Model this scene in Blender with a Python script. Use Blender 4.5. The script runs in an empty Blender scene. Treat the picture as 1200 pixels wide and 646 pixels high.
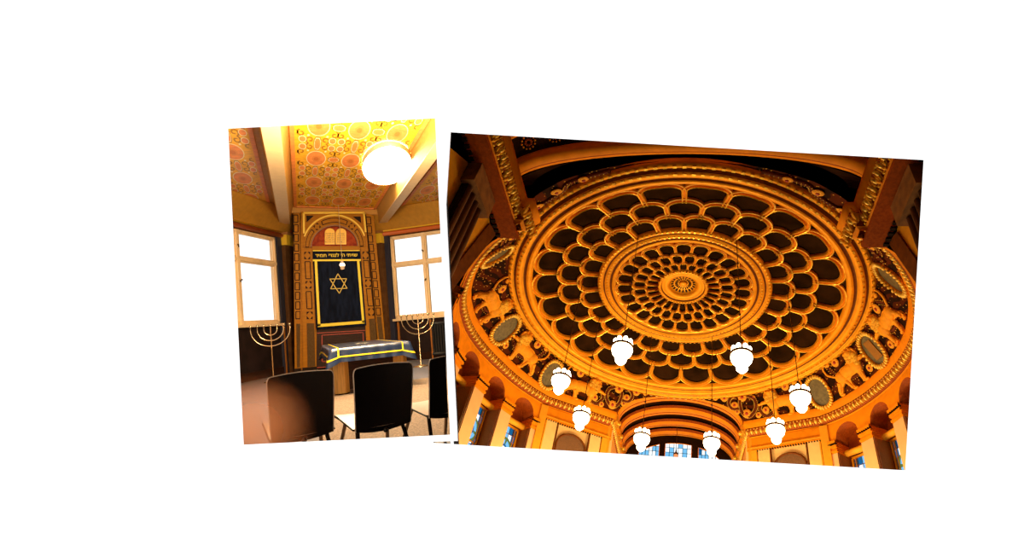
import bpy, bmesh, math, random
from mathutils import Vector, Matrix
from mathutils.geometry import tessellate_polygon
random.seed(4)
sc = bpy.context.scene
COL = sc.collection
PI = math.pi
rad = math.radians
sin, cos = math.sin, math.cos

# ------------------------------------------------------------------ frames
F_PX = 600.0                      # focal length in pixels of the 1200 px wide frame
PPX, PPY = 720.0, 340.0           # principal point (lens shift)
CAMZ = 1.1
_Y0, _SL = 20.5, 0.085
up_c = Vector((-_SL * F_PX / _Y0, F_PX / _Y0, -1.0)).normalized()
_dX = 353 - PPX
_dY = _Y0 - _SL * _dX
dd = Vector((_dX / F_PX, -_dY / F_PX, -1.0))
dd = (dd - up_c * dd.dot(up_c)).normalized()
xx = dd.cross(up_c)
W3 = Matrix((xx, dd, up_c))                    # world = W3 @ camera vector
CAM = Vector((0, 0, CAMZ))
CAMM = Matrix.Translation(CAM) @ W3.to_4x4()

def ray(px, py):
    return W3 @ Vector(((px - PPX) / F_PX, -(py - PPY) / F_PX, -1.0))
def on_y(px, py, Y):
    r = ray(px, py); return CAM + r * (Y / r.y)
def on_z(px, py, Z=0.0):
    r = ray(px, py); return CAM + r * ((Z - CAMZ) / r.z)
def on_wall(px, py, a, b):
    n = Vector((-(b - a).y, (b - a).x, 0)); r = ray(px, py)
    return CAM + r * ((a - CAM).dot(n) / r.dot(n))

# hall frame: origin on the axis of the round ceiling at the camera's height, y to the front arch, z up
zl = Vector((117.386 / F_PX, 701.449 / F_PX, -1.0)).normalized()
xl = Vector((1, 0, 0)); xl = (xl - zl * xl.dot(zl)).normalized()
yl = zl.cross(xl)
PH0 = rad(5.0)
ML = Matrix((xl, yl, zl))                      # local = ML @ cam
_Rf = Matrix(((cos(PH0), sin(PH0), 0), (-sin(PH0), cos(PH0), 0), (0, 0, 1)))   # local offset = Rf @ F
T2 = CAMM @ ML.transposed().to_4x4() @ Matrix.Translation((0.826, 12.385, 0)) @ _Rf.to_4x4()
T2i = T2.inverted()
CF = T2i @ CAM
def f_at(px, py, h):
    r = T2i.to_3x3() @ ray(px, py); return CF + r * ((h - CF.z) / r.z)
def f_x(px, py, X):
    r = T2i.to_3x3() @ ray(px, py); return CF + r * ((X - CF.x) / r.x)
def f_y(px, py, Y):
    r = T2i.to_3x3() @ ray(px, py); return CF + r * ((Y - CF.y) / r.y)

# plane between the two rooms (through the gap between the two openings)
_a, _b = ray(513.75, 139), ray(531.5, 517)
DIVN = _a.cross(_b).normalized()
if DIVN.dot(ray(400, 330)) > 0: DIVN = -DIVN      # points to the hall (right) side

# ------------------------------------------------------------------ materials
MATS = {}
def mat(name, col, rough=0.6, metal=0.0, var=0.0, scale=8.0, bump=0.0, spec=0.5, emit=None, es=0.0, col2=None, stretch=(1, 1, 1), coord='Object'):
    if name in MATS: return MATS[name]
    m = bpy.data.materials.new(name); m.use_nodes = True
    nt = m.node_tree; b = nt.nodes['Principled BSDF']
    b.inputs['Base Color'].default_value = (*col, 1)
    b.inputs['Roughness'].default_value = rough
    b.inputs['Metallic'].default_value = metal
    b.inputs['Specular IOR Level'].default_value = spec
    if emit:
        b.inputs['Emission Color'].default_value = (*emit, 1); b.inputs['Emission Strength'].default_value = es
    if var > 0 or bump > 0 or col2:
        tc = nt.nodes.new('ShaderNodeTexCoord'); mp = nt.nodes.new('ShaderNodeMapping')
        mp.inputs['Scale'].default_value = stretch
        nt.links.new(tc.outputs[coord], mp.inputs['Vector'])
        n = nt.nodes.new('ShaderNodeTexNoise'); n.inputs['Scale'].default_value = scale; n.inputs['Detail'].default_value = 5
        nt.links.new(mp.outputs['Vector'], n.inputs['Vector'])
        r = nt.nodes.new('ShaderNodeValToRGB')
        c2 = col2 or tuple(min(1, c * (1 + var)) for c in col)
        c1 = col if col2 else tuple(c * (1 - var) for c in col)
        r.color_ramp.elements[0].position = 0.35; r.color_ramp.elements[0].color = (*c1, 1)
        r.color_ramp.elements[1].position = 0.65; r.color_ramp.elements[1].color = (*c2, 1)
        nt.links.new(n.outputs['Fac'], r.inputs['Fac'])
        nt.links.new(r.outputs['Color'], b.inputs['Base Color'])
        if bump > 0:
            bp = nt.nodes.new('ShaderNodeBump'); bp.inputs['Strength'].default_value = bump; bp.inputs['Distance'].default_value = 0.02
            nt.links.new(n.outputs['Fac'], bp.inputs['Height']); nt.links.new(bp.outputs['Normal'], b.inputs['Normal'])
    MATS[name] = m
    return m
def emat(name, col, s):
    if name in MATS: return MATS[name]
    m = bpy.data.materials.new(name); m.use_nodes = True; nt = m.node_tree
    nt.nodes.clear()
    e = nt.nodes.new('ShaderNodeEmission'); e.inputs['Color'].default_value = (*col, 1); e.inputs['Strength'].default_value = s
    o = nt.nodes.new('ShaderNodeOutputMaterial'); nt.links.new(e.outputs[0], o.inputs[0])
    MATS[name] = m; return m

board_m = mat('white_board', (0.93, 0.93, 0.93), 0.9, spec=0.0)
# hall
gold = mat('hall_gold', (0.85, 0.335, 0.006), 0.42, 0.3, var=0.12, scale=3, bump=0.1, spec=.15)
gold_b = mat('hall_bright_gold', (0.95, 0.46, 0.03), 0.3, 0.5, var=0.3, scale=14, bump=0.2, spec=.3)
orange = mat('hall_orange', (0.84, 0.27, 0.004), 0.6, var=0.08, scale=5, bump=0.15, spec=.1)
brownl = mat('hall_umber_line', (0.15, 0.040, 0.004), 0.6, var=0.2, spec=.1)
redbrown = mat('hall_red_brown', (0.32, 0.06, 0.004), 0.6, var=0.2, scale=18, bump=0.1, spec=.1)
darkp = mat('hall_dark_panel', (0.013, 0.006, 0.002), 0.9, col2=(0.032, 0.013, 0.004), scale=1.6, spec=.0)
darkv = mat('hall_dark_vault', (0.018, 0.007, 0.003), 0.9, col2=(0.030, 0.012, 0.005), scale=2, spec=.0)
beige = mat('hall_beige_stone', (0.88, 0.58, 0.20), 0.6, var=0.05, scale=4, spec=.1)
salmon = mat('hall_salmon_stone', (0.85, 0.46, 0.18), 0.6, var=0.04, scale=4, spec=.1)
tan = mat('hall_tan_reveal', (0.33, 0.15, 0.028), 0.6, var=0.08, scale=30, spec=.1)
tanl = mat('hall_tan_moulding', (0.55, 0.33, 0.15), 0.55)
yellow = mat('hall_yellow_stone', (0.85, 0.38, 0.018), 0.5, var=0.05, spec=.1)
nbrown = mat('hall_niche_brown', (0.13, 0.06, 0.02), 0.7, col2=(0.24, 0.11, 0.035), scale=40, bump=0.5)
greyp = mat('hall_oculus_green', (0.13, 0.10, 0.03), 0.6, var=0.3, scale=12)
bead = mat('hall_bead', (0.95, 0.56, 0.07), 0.35, 0.3, var=0.2, scale=10)
rosec = mat('hall_rosette_red', (0.42, 0.03, 0.008), 0.5)
rosep = mat('hall_rosette_petal', (0.92, 0.40, 0.03), 0.5, var=0.15, scale=20, spec=.1)
chainm = mat('dark_bronze', (0.10, 0.045, 0.015), 0.4, 0.7)
blackw = mat('dark_shell', (0.012, 0.008, 0.006), 0.9)

def frieze_mat():
    m = bpy.data.materials.new('hall_frieze_mosaic'); m.use_nodes = True; nt = m.node_tree; N = nt.nodes; L = nt.links
    b = N['Principled BSDF']; b.inputs['Roughness'].default_value = 0.8; b.inputs['Specular IOR Level'].default_value = .05
    tc = N.new('ShaderNodeTexCoord')
    w = N.new('ShaderNodeTexWave'); w.wave_type = 'RINGS'; w.inputs['Scale'].default_value = 0.9; w.inputs['Distortion'].default_value = 9; w.inputs['Detail'].default_value = 1.5; w.inputs['Detail Scale'].default_value = 1.2
    L.new(tc.outputs['Object'], w.inputs['Vector'])
    r = N.new('ShaderNodeValToRGB'); e = r.color_ramp.elements
    e[0].position = 0.45; e[0].color = (0.020, 0.007, 0.003, 1); e[1].position = 0.55; e[1].color = (0.085, 0.016, 0.003, 1)
    L.new(w.outputs['Fac'], r.inputs['Fac'])
    v = N.new('ShaderNodeTexVoronoi'); v.inputs['Scale'].default_value = 9.0; L.new(tc.outputs['Object'], v.inputs['Vector'])
    lt = N.new('ShaderNodeMath'); lt.operation = 'LESS_THAN'; lt.inputs[1].default_value = 0.17; L.new(v.outputs['Distance'], lt.inputs[0])
    mx = N.new('ShaderNodeMix'); mx.data_type = 'RGBA'
    L.new(lt.outputs[0], mx.inputs['Factor']); L.new(r.outputs['Color'], mx.inputs['A']); mx.inputs['B'].default_value = (0.75, 0.36, 0.04, 1)
    L.new(mx.outputs['Result'], b.inputs['Base Color'])
    return m
frieze_m = frieze_mat()
vine = mat('hall_vine_brown', (0.13, 0.026, 0.005), 0.6, var=0.2, scale=20, spec=.1)
lion_m = mat('hall_lion_gold', (0.90, 0.36, 0.015), 0.55, var=0.10, scale=9, bump=0.2, spec=.1)
mane_m = mat('hall_mane', (0.90, 0.40, 0.03), 0.45, 0.15, var=0.4, scale=26, bump=0.9, spec=.1)

# prayer room
LZ = (1, 1, 1)
ark_w = mat('ark_ochre_paint', (0.40, 0.145, 0.004), 0.5, spec=.12, var=0.10, scale=4, stretch=(1, 1, 6))
ark_d = mat('ark_dark_inlay', (0.018, 0.009, 0.004), 0.6, spec=.1)
ark_p = mat('ark_dark_panel', (0.11, 0.055, 0.014), 0.6, spec=.1, var=0.2, scale=20, stretch=(4, 1, 1))
ark_y = mat('ark_yellow_line', (0.90, 0.56, 0.03), 0.45)
ark_red = mat('ark_red_marble', (0.22, 0.018, 0.003), 0.5, spec=.1, col2=(0.42, 0.055, 0.006), scale=9)
tab_y = mat('tablet_gold', (0.95, 0.52, 0.02), 0.4)
tab_t = mat('tablet_lettering', (0.45, 0.22, 0.02), 0.5)
navy = mat('curtain_navy_velvet', (0.006, 0.009, 0.022), 0.9, spec=.1, var=0.4, scale=5, stretch=(3, 1, .6))
yel = mat('curtain_yellow_braid', (0.92, 0.66, 0.02), 0.55)
cloth = mat('table_cloth_navy', (0.013, 0.027, 0.075), 0.32, spec=.9, var=0.25, scale=6, stretch=(1, 4, 1))
wood_y = mat('table_leg_oak', (0.62, 0.33, 0.075), 0.4, var=0.2, scale=6, stretch=(8, 1, .5))
wood_d = mat('dark_stained_wood', (0.028, 0.009, 0.004), 0.55, spec=.2, var=0.25, scale=6, stretch=(1, 1, 5))
redln = mat('red_painted_line', (0.40, 0.035, 0.008), 0.5)
wall_br = mat('wall_brown_plaster', (0.13, 0.055, 0.018), 0.8, spec=.1, var=0.15, scale=6)
wall_dk = mat('wainscot_dark', (0.020, 0.010, 0.009), 0.7, spec=.2, var=0.3, scale=3)
wall_bl = mat('jamb_blue_black', (0.030, 0.030, 0.050), 0.5)
cove_m = mat('cove_ochre', (0.55, 0.25, 0.025), 0.6, var=0.08)
rail_m = mat('rail_red_orange', (0.62, 0.13, 0.022), 0.5)
winw = mat('window_pale_pine', (0.92, 0.66, 0.38), 0.45, var=0.1, scale=4, stretch=(1, 1, .3))
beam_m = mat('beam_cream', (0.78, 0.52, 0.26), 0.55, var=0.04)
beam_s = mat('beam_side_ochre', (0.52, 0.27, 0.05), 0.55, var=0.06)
ceil_y = mat('ceiling_yellow', (0.90, 0.43, 0.018), 0.55, var=0.12, scale=9)
ceil_o = mat('ceiling_orange', (0.86, 0.27, 0.06), 0.55, var=0.12, scale=9)
ceil_oi = mat('ceiling_dark_orange', (0.62, 0.17, 0.03), 0.55)
ceil_w = mat('ceiling_cream_line', (0.95, 0.80, 0.45), 0.55)
ceil_b = mat('ceiling_scroll_brown', (0.42, 0.17, 0.008), 0.55)
brass = mat('menorah_brass', (0.85, 0.62, 0.36), 0.25, 0.9)
chair_b = mat('chair_black_shell', (0.006, 0.003, 0.002), 0.6, spec=.15)
chair_e = mat('chair_edge_ply', (0.50, 0.40, 0.32), 0.4)
chair_s = mat('chair_beige_seat', (0.52, 0.34, 0.22), 0.45, var=0.06, scale=30)
chair_l = mat('chair_dark_leg', (0.03, 0.02, 0.015), 0.3, 0.6)
chair_lw = mat('chair_bronze_leg', (0.30, 0.15, 0.05), 0.3, 0.6)
radm = mat('radiator_black', (0.012, 0.012, 0.014), 0.5)
shade_g = emat('warm_white_glow', (1.0, 0.75, 0.45), 11.0)
bulb_g = emat('bulb_glow', (1.0, 0.78, 0.48), 12.0)
disc_g = emat('ceiling_disc_glow', (1.0, 0.80, 0.48), 30.0)

def glass_mat():
    m = bpy.data.materials.new('clear_window_glass'); m.use_nodes = True; nt = m.node_tree; nt.nodes.clear()
    t = nt.nodes.new('ShaderNodeBsdfTransparent'); g = nt.nodes.new('ShaderNodeBsdfGlossy'); g.inputs['Roughness'].default_value = .05
    mx = nt.nodes.new('ShaderNodeMixShader'); mx.inputs[0].default_value = 0.04
    o = nt.nodes.new('ShaderNodeOutputMaterial')
    nt.links.new(t.outputs[0], mx.inputs[1]); nt.links.new(g.outputs[0], mx.inputs[2]); nt.links.new(mx.outputs[0], o.inputs[0])
    return m
glass = glass_mat()
GL = [emat('stained_white', (0.85, 0.95, 1.0), 1.3), emat('stained_pale_blue', (0.22, 0.62, 1.0), 0.95), emat('stained_blue', (0.02, 0.22, 0.55), 0.6),
      emat('stained_teal', (0.01, 0.10, 0.15), 0.5), emat('stained_green', (0.20, 0.28, 0.07), 0.7)]  # panes emit a glow of their own in place of daylight behind

# ------------------------------------------------------------------ mesh helper
class MB:
    def __init__(s): s.v = []; s.f = []; s.m = []; s.sm = []
    def add(s, vs, fs, m=0, smooth=False):
        o = len(s.v); s.v += [Vector(v) for v in vs]
        for f in fs: s.f.append([o + i for i in f]); s.m.append(m); s.sm.append(smooth)
    def box(s, a, b, m=0):
        (x0, y0, z0), (x1, y1, z1) = a, b
        s.hexa([(x0, y0, z0), (x1, y0, z0), (x1, y1, z0), (x0, y1, z0), (x0, y0, z1), (x1, y0, z1), (x1, y1, z1), (x0, y1, z1)], m)
    def hexa(s, p, m=0):
        s.add(p, [(0, 3, 2, 1), (4, 5, 6, 7), (0, 1, 5, 4), (1, 2, 6, 5), (2, 3, 7, 6), (3, 0, 4, 7)], m)
    def prism(s, poly, vec, m=0, holes=()):
        "3-D outline extruded along vec (concave allowed)"
        loops = [[Vector(p) for p in poly]] + [[Vector(p) for p in h] for h in holes]
        tris = tessellate_polygon(loops); flat = [p for l in loops for p in l]; n = len(flat); vec = Vector(vec)
        vs = flat + [p + vec for p in flat]
        fs = [tuple(t) for t in tris] + [tuple(n + i for i in reversed(t)) for t in tris]
        k = 0
        for l in loops:
            c = len(l)
            for i in range(c):
                a, b = k + i, k + (i + 1) % c; fs.append((a, b, n + b, n + a))
            k += c
        s.add(vs, fs, m)
    def tube(s, pts, r, m=0, seg=8, closed=False, flat=1.0):
        pts = [Vector(p) for p in pts]; n = len(pts); vs = []; fs = []
        rr = r if isinstance(r, (list, tuple)) else [r] * n
        prev = None
        for i, p in enumerate(pts):
            t = (pts[(i + 1) % n] - pts[i - 1]) if closed else (pts[min(i + 1, n - 1)] - pts[max(i - 1, 0)])
            if t.length < 1e-9: t = Vector((0, 0, 1))
            t.normalize()
            if prev is None:
                a = Vector((0, 0, 1)) if abs(t.z) < .9 else Vector((1, 0, 0)); u = t.cross(a).normalized()
            else: u = (prev - t * prev.dot(t)).normalized()
            prev = u; w = t.cross(u)
            for k in range(seg):
                an = 2 * PI * k / seg; vs.append(p + (u * cos(an) + w * sin(an) * flat) * rr[i])
        m_ = n if closed else n - 1
        for i in range(m_):
            for k in range(seg):
                a, b = i * seg + k, i * seg + (k + 1) % seg; c, d = ((i + 1) % n) * seg + (k + 1) % seg, ((i + 1) % n) * seg + k
                fs.append((a, b, c, d))
        s.add(vs, fs, m, True)
        if not closed: s.add(vs[:seg], [tuple(range(seg))], m); s.add(vs[-seg:], [tuple(range(seg))], m)
    def lathe(s, prof, c=(0, 0, 0), m=0, seg=24, a0=0, a1=2 * PI, ms=None, smooth=True):
        c = Vector(c); full = abs(a1 - a0 - 2 * PI) < 1e-6; n = seg if full else seg + 1
        vs = [c + Vector((r * sin(a0 + (a1 - a0) * i / seg), r * cos(a0 + (a1 - a0) * i / seg), z)) for i in range(n) for r, z in prof]
        k = len(prof)
        for j in range(k - 1):
            fs = []
            for i in range(seg):
                a = i * k + j; b = ((i + 1) % n) * k + j; fs.append((a, b, b + 1, a + 1))
            s.add(vs if j == 0 else [], [], 0) if False else None
            o = [(i * k + j) for i in range(n)]
            s.add([v for i in range(n) for v in (vs[i * k + j], vs[i * k + j + 1])],
                  [(2 * i, 2 * ((i + 1) % n), 2 * ((i + 1) % n) + 1, 2 * i + 1) for i in range(seg)], ms[j] if ms else m, smooth)
    def ball(s, c, r, m=0, seg=8, rings=5, sc_=(1, 1, 1), ax=None):
        c = Vector(c); vs = []; fs = []
        X, Y, Z = ax if ax else (Vector((1, 0, 0)), Vector((0, 1, 0)), Vector((0, 0, 1)))
        for i in range(rings + 1):
            t = PI * i / rings
            for k in range(seg):
                a = 2 * PI * k / seg
                vs.append(c + X * (r * sc_[0] * sin(t) * cos(a)) + Y * (r * sc_[1] * sin(t) * sin(a)) + Z * (r * sc_[2] * cos(t)))
        for i in range(rings):
            for k in range(seg):
                fs.append((i * seg + k, i * seg + (k + 1) % seg, (i + 1) * seg + (k + 1) % seg, (i + 1) * seg + k))
        s.add(vs, fs, m, True)
    def sweep(s, rows, ms=0, smooth=False, closed=False):
        "rows: list of equal-length point lists, skinned; ms = material per column gap"
        k = len(rows[0]); n = len(rows)
        for j in range(k - 1):
            m = ms[j] if isinstance(ms, (list, tuple)) else ms
            vs = [p for r in rows for p in (r[j], r[j + 1])]
            s.add(vs, [(2 * i, 2 * ((i + 1) % n), 2 * ((i + 1) % n) + 1, 2 * i + 1) for i in range(n if closed else n - 1)], m, smooth)

def tagit(o, label=None, cat=None, group=None, kind=None):
    if label: o['label'] = label
    if cat: o['category'] = cat
    if group: o['group'] = group
    if kind: o['kind'] = kind
    return o
def build(name, mb, mats, parent=None, M=None, clip=0, label=None, off=None):
    mats = mats if isinstance(mats, (list, tuple)) else [mats]
    me = bpy.data.meshes.new(name)
    me.from_pydata([tuple(v) for v in mb.v], [], mb.f)
    for x in mats: me.materials.append(x)
    for p, mi, sm in zip(me.polygons, mb.m, mb.sm): p.material_index = mi; p.use_smooth = sm
    bm = bmesh.new(); bm.from_mesh(me)
    bmesh.ops.remove_doubles(bm, verts=bm.verts, dist=1e-5)
    if clip:      # 1: keep the prayer-room side, 2: keep the hall side of the dividing baffle
        MM = Matrix.Identity(4)
        if parent is not None: MM = parent.matrix_basis.copy()
        elif M is not None: MM = M
        inv = MM.inverted(); co = inv @ CAM; no = (MM.to_3x3().transposed() @ DIVN).normalized()
        co = co + no * (-0.03 if clip == 1 else 0.03)
        bmesh.ops.bisect_plane(bm, geom=bm.verts[:] + bm.edges[:] + bm.faces[:], plane_co=co, plane_no=no if clip == 1 else -no, clear_outer=True)
        if clip == 1:
            fwd = W3 @ Vector((0, 0, -1)); no2 = (MM.to_3x3().transposed() @ fwd).normalized(); co2 = inv @ (CAM + fwd * 2.03)
            bmesh.ops.bisect_plane(bm, geom=bm.verts[:] + bm.edges[:] + bm.faces[:], plane_co=co2, plane_no=-no2, clear_outer=True)
    bm.normal_update(); bm.to_mesh(me); bm.free()
    o = bpy.data.objects.new(name, me); COL.objects.link(o)
    if parent is not None: o.parent = parent
    elif M is not None: o.matrix_basis = M
    if label: o['label'] = label
    return o
def thing(name, label, cat, M, group=None, kind=None):
    o = bpy.data.objects.new(name, None); COL.objects.link(o); o.matrix_basis = M; o.empty_display_size = .2
    return tagit(o, label, cat, group, kind)
def copy_tree(o, M, label=None, parent=None):
    c = o.copy(); COL.objects.link(c)
    if parent is None: c.matrix_basis = M
    else: c.parent = parent
    if label: c['label'] = label
    for ch in [x for x in KIDS.get(o, [])]: pass
    for ch in list(o.children): copy_tree(ch, None, None, c)
    return c
KIDS = {}
FM = lambda x, y, z, rz=0: T2 @ Matrix.Translation((x, y, z)) @ Matrix.Rotation(rz, 4, 'Z')
WM = lambda x, y, z, rz=0: Matrix.Translation((x, y, z)) @ Matrix.Rotation(rz, 4, 'Z')

def text_mesh(body, size, name, m, parent, M):
    cu = bpy.data.curves.new(name, 'FONT'); cu.body = body; cu.size = size; cu.align_x = 'CENTER'; cu.align_y = 'CENTER'; cu.extrude = 0.004; cu.offset = size * .012
    t = bpy.data.objects.new(name + '_tmp', cu); COL.objects.link(t)
    dg = bpy.context.evaluated_depsgraph_get(); dg.update()
    me = bpy.data.meshes.new_from_object(t.evaluated_get(dg)); bpy.data.objects.remove(t)
    me.materials.clear(); me.materials.append(m)
    o = bpy.data.objects.new(name, me); COL.objects.link(o); o.parent = parent; o.matrix_basis = M
    return o

# ================================================================== WHITE WALL WITH TWO OPENINGS
BD = 2.0
def bp(px, py, d=BD, grow=0): return CAM + (W3 @ Vector(((px - PPX) / F_PX, -(py - PPY) / F_PX, -1.0))) * d
open1 = [(267.3, 150.8), (509.8, 138.7), (527.5, 509.6), (285.6, 521.4)]
open2 = [(527.8, 155.0), (1082.4, 187.6), (1060.8, 551.5), (507.5, 519.3), (508.0, 517.6), (536.2, 516.2), (522.4, 240.0)]
outer = [(-900, -900), (2400, -900), (2400, 1600), (-900, 1600)]
def wider(poly, k):
    cx = sum(p[0] for p in poly) / len(poly); cy = sum(p[1] for p in poly) / len(poly)
    return [(x + (k if x > cx else -k), y + (k if y > cy else -k)) for x, y in poly]
mb = MB()
fr = [[bp(*p) for p in l] for l in (outer, open1, open2)]
tris = tessellate_polygon(fr); flat = [p for l in fr for p in l]
mb.add(flat, [tuple(t) for t in tris])
open2w = [(528.6, 153.5), (1083.9, 186.1), (1062.3, 553), (507, 520.6), (508, 518.2), (536.8, 517.2), (523.2, 240)]
open1w = [(265.8, 149.3), (510.6, 137.2), (528.0, 511.1), (284.1, 522.9)]
bk = [[bp(*p, d=BD + .012) for p in l] for l in (outer, open1w, open2w)]
tris = tessellate_polygon(bk); flat2 = [p for l in bk for p in l]
mb.add(flat2, [tuple(reversed(t)) for t in tris])
n0 = len(flat); k = 0
for l in fr:
    c = len(l)
    mb.add(l + bk[fr.index(l)], [(i, (i + 1) % c, c + (i + 1) % c, c + i) for i in range(c)])
o = build('wall_front', mb, board_m); tagit(o, 'plain white wall panel with two tilted rectangular openings', 'wall', kind='structure')

# added dark baffles: block light between the rooms and from outside the hall
def shell(name, p0, p1, dn, df, th=0.05, side=1):
    a, b = bp(*p0, d=dn), bp(*p1, d=dn); c, d_ = bp(*p1, d=df), bp(*p0, d=df)
    n = (b - a).cross(c - a).normalized() * th * side
    m_ = MB(); m_.add([a, b, c, d_, a + n, b + n, c + n, d_ + n], [(0, 1, 2, 3), (7, 6, 5, 4), (0, 4, 5, 1), (1, 5, 6, 2), (2, 6, 7, 3), (3, 7, 4, 0)])
    return build(name, m_, blackw)
for nm, p0, p1, dn in (('wall_divider', (501.6, -120), (543, 760), 2.02), ('wall_top', (501.6, -100), (1330, -60), 2.02),
                   ('wall_right', (1330, -60), (1300, 765), 2.02), ('wall_bottom', (1300, 765), (543, 760), 2.02)):
    tagit(shell(nm, p0, p1, dn, 44.0, .02), kind='structure')
m_ = MB(); m_.add([bp(*p, d=44.0) for p in ((501, -120), (1330, -60), (1300, 765), (543, 760))], [(0, 1, 2, 3)])
tagit(build('wall_back', m_, blackw), kind='structure')

# ================================================================== HALL WITH THE ROUND CEILING
RC = [(-180, 5.41), (-168, 5.47), (-158, 5.6), (-150, 5.78), (-143, 5.9), (-134.4, 5.92), (-128, 6.0), (-119, 6.1), (-104, 6.28), (-93, 6.27), (-74, 6.05), (-58.6, 6.02), (-50.6, 5.99), (-42, 5.8), (-34.5, 5.69), (-24.1, 5.69), (24.1, 5.67), (34.5, 5.70), (42, 5.82), (48.3, 6.0), (60, 6.02), (74.5, 5.99), (97, 6.02), (107.8, 6.0), (131.8, 5.95), (143, 5.9), (150, 5.78), (158, 5.6), (168, 5.47), (180, 5.41)]
HC = [(0, 8.945), (131.8, 8.945), (139.4, 9.5), (143, 9.6), (150, 9.8), (158, 9.93), (168, 9.98), (180, 9.99)]
def interp(t, x):
    if x <= t[0][0]: return t[0][1]
    for (a, b), (c, d) in zip(t, t[1:]):
        if x <= c: return b + (d - b) * (x - a) / (c - a)
    return t[-1][1]
R0, H0 = 5.387, 10.0
def rc(p):
    return interp(RC, (p + 180) % 360 - 180)
def hc(p): return interp(HC, abs((p + 180) % 360 - 180))
def pol(r, p, h): return Vector((r * sin(rad(p)), r * cos(rad(p)), h))
def S(p, s, off=0.0):
    r1, h1 = rc(p), hc(p); dr, dh = R0 - r1, H0 - h1
    L = math.hypot(dr, dh) or 1
    r = r1 + dr * s - off * max(dh, .2) / math.hypot(dr, max(dh, .2)); h = h1 + dh * s + off * dr / math.hypot(dr, max(dh, .2))
    return pol(r, p, h)
def smin(p):
    p = abs((p + 180) % 360 - 180)
    if p < 24.1:
        x = 5.6 * sin(rad(p)) / 2.30
        return 0.98 * math.sqrt(max(0, 1 - x * x)) if x < 1 else 0
    return 0

hall_T = T2
# --- coved frieze
mb = MB(); ph = [-180 + 1.5 * i for i in range(241)]
rows = []
for p in ph:
    a = smin(p); rows.append([S(p, a + (1.0 - a) * k / 8) for k in range(9)])
mb.sweep(rows, 0, True)
tagit(build('ceiling_frieze', mb, frieze_m, M=T2, clip=2), 'dark coved frieze with gold dots around the round ceiling', 'ceiling', kind='structure')

# --- the round ceiling
rose = thing('rose_ceiling', 'huge round gilded tracery ceiling like a rose window', 'ceiling rose', FM(0, 0, 10))
def ringpart(name, prof, ms, mats, seg=120, beads=None):
    m_ = MB(); m_.lathe([(r, h - 10) for r, h in prof], seg=seg, ms=ms)
    if beads:
        for (r, h, n, w, t, mi) in beads:
            for i in range(n):
                a = 2 * PI * i / n
                c = Vector((r * sin(a), r * cos(a), h - 10)); u = Vector((sin(a), cos(a), 0)); v = Vector((cos(a), -sin(a), 0)); z = Vector((0, 0, 1))
                p = [c + u * (sx * w) + v * (sy * t) + z * sz for sz in (-.02, .02) for sx, sy in ((-1, -1), (1, -1), (1, 1), (-1, 1))]
                m_.hexa(p, mi)
    return build(name, m_, mats, rose)
M3 = [gold, brownl, gold_b]
ringpart('outer_ring', [(5.46, 10.06), (5.42, 9.93), (5.33, 9.88), (5.27, 9.93), (5.25, 9.99), (5.20, 9.99), (5.17, 9.92), (5.06, 9.90), (4.98, 9.95), (4.96, 10.03), (4.90, 10.05), (4.87, 10.0), (4.78, 10.0), (4.71, 10.06), (4.70, 10.3)],
         [0, 0, 0, 0, 1, 1, 0, 0, 0, 1, 1, 0, 0, 0], M3, beads=[(5.335, 9.882, 150, .030, .045, 2), (5.10, 9.905, 150, .028, .045, 2)])
ringpart('middle_ring', [(2.74, 10.78), (2.72, 10.66), (2.65, 10.61), (2.58, 10.64), (2.55, 10.69), (2.50, 10.68), (2.46, 10.64), (2.38, 10.65), (2.34, 10.72), (2.30, 10.74), (2.27, 10.70), (2.16, 10.70), (2.12, 10.76), (2.10, 10.9)],
         [0, 0, 0, 0, 1, 0, 0, 0, 1, 1, 0, 0, 0], M3, seg=96, beads=[(2.65, 10.612, 110, .022, .030, 2), (2.42, 10.642, 110, .020, .026, 2)])
ringpart('inner_ring', [(.83, 11.0), (.80, 10.87), (.75, 10.85), (.70, 10.88), (.68, 10.93), (.62, 10.92), (.58, 10.90), (.50, 10.91), (.44, 10.95), (.42, 11.02)], [0, 0, 0, 1, 0, 0, 0, 0, 0], M3, seg=64,
         beads=[(.75, 10.852, 48, .015, .02, 2)])
def hsurf(r):
    if r > 2.4: return .12 + max(0, (4.66 - r) / (4.66 - 2.72)) ** .62 * .56
    return .72 + (2.1 - r) / 1.3 * .14
# backing dishes
m_ = MB(); m_.lathe([(r_, hsurf(r_) + .045) for r_ in (4.73, 4.6, 4.5, 4.35, 4.15, 3.9, 3.6, 3.3, 3.0, 2.7)], seg=96); m_.lathe([(2.14, .775), (1.4, .855), (.78, .925)], seg=72)
build('dark_backing', m_, darkp, rose)
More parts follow.
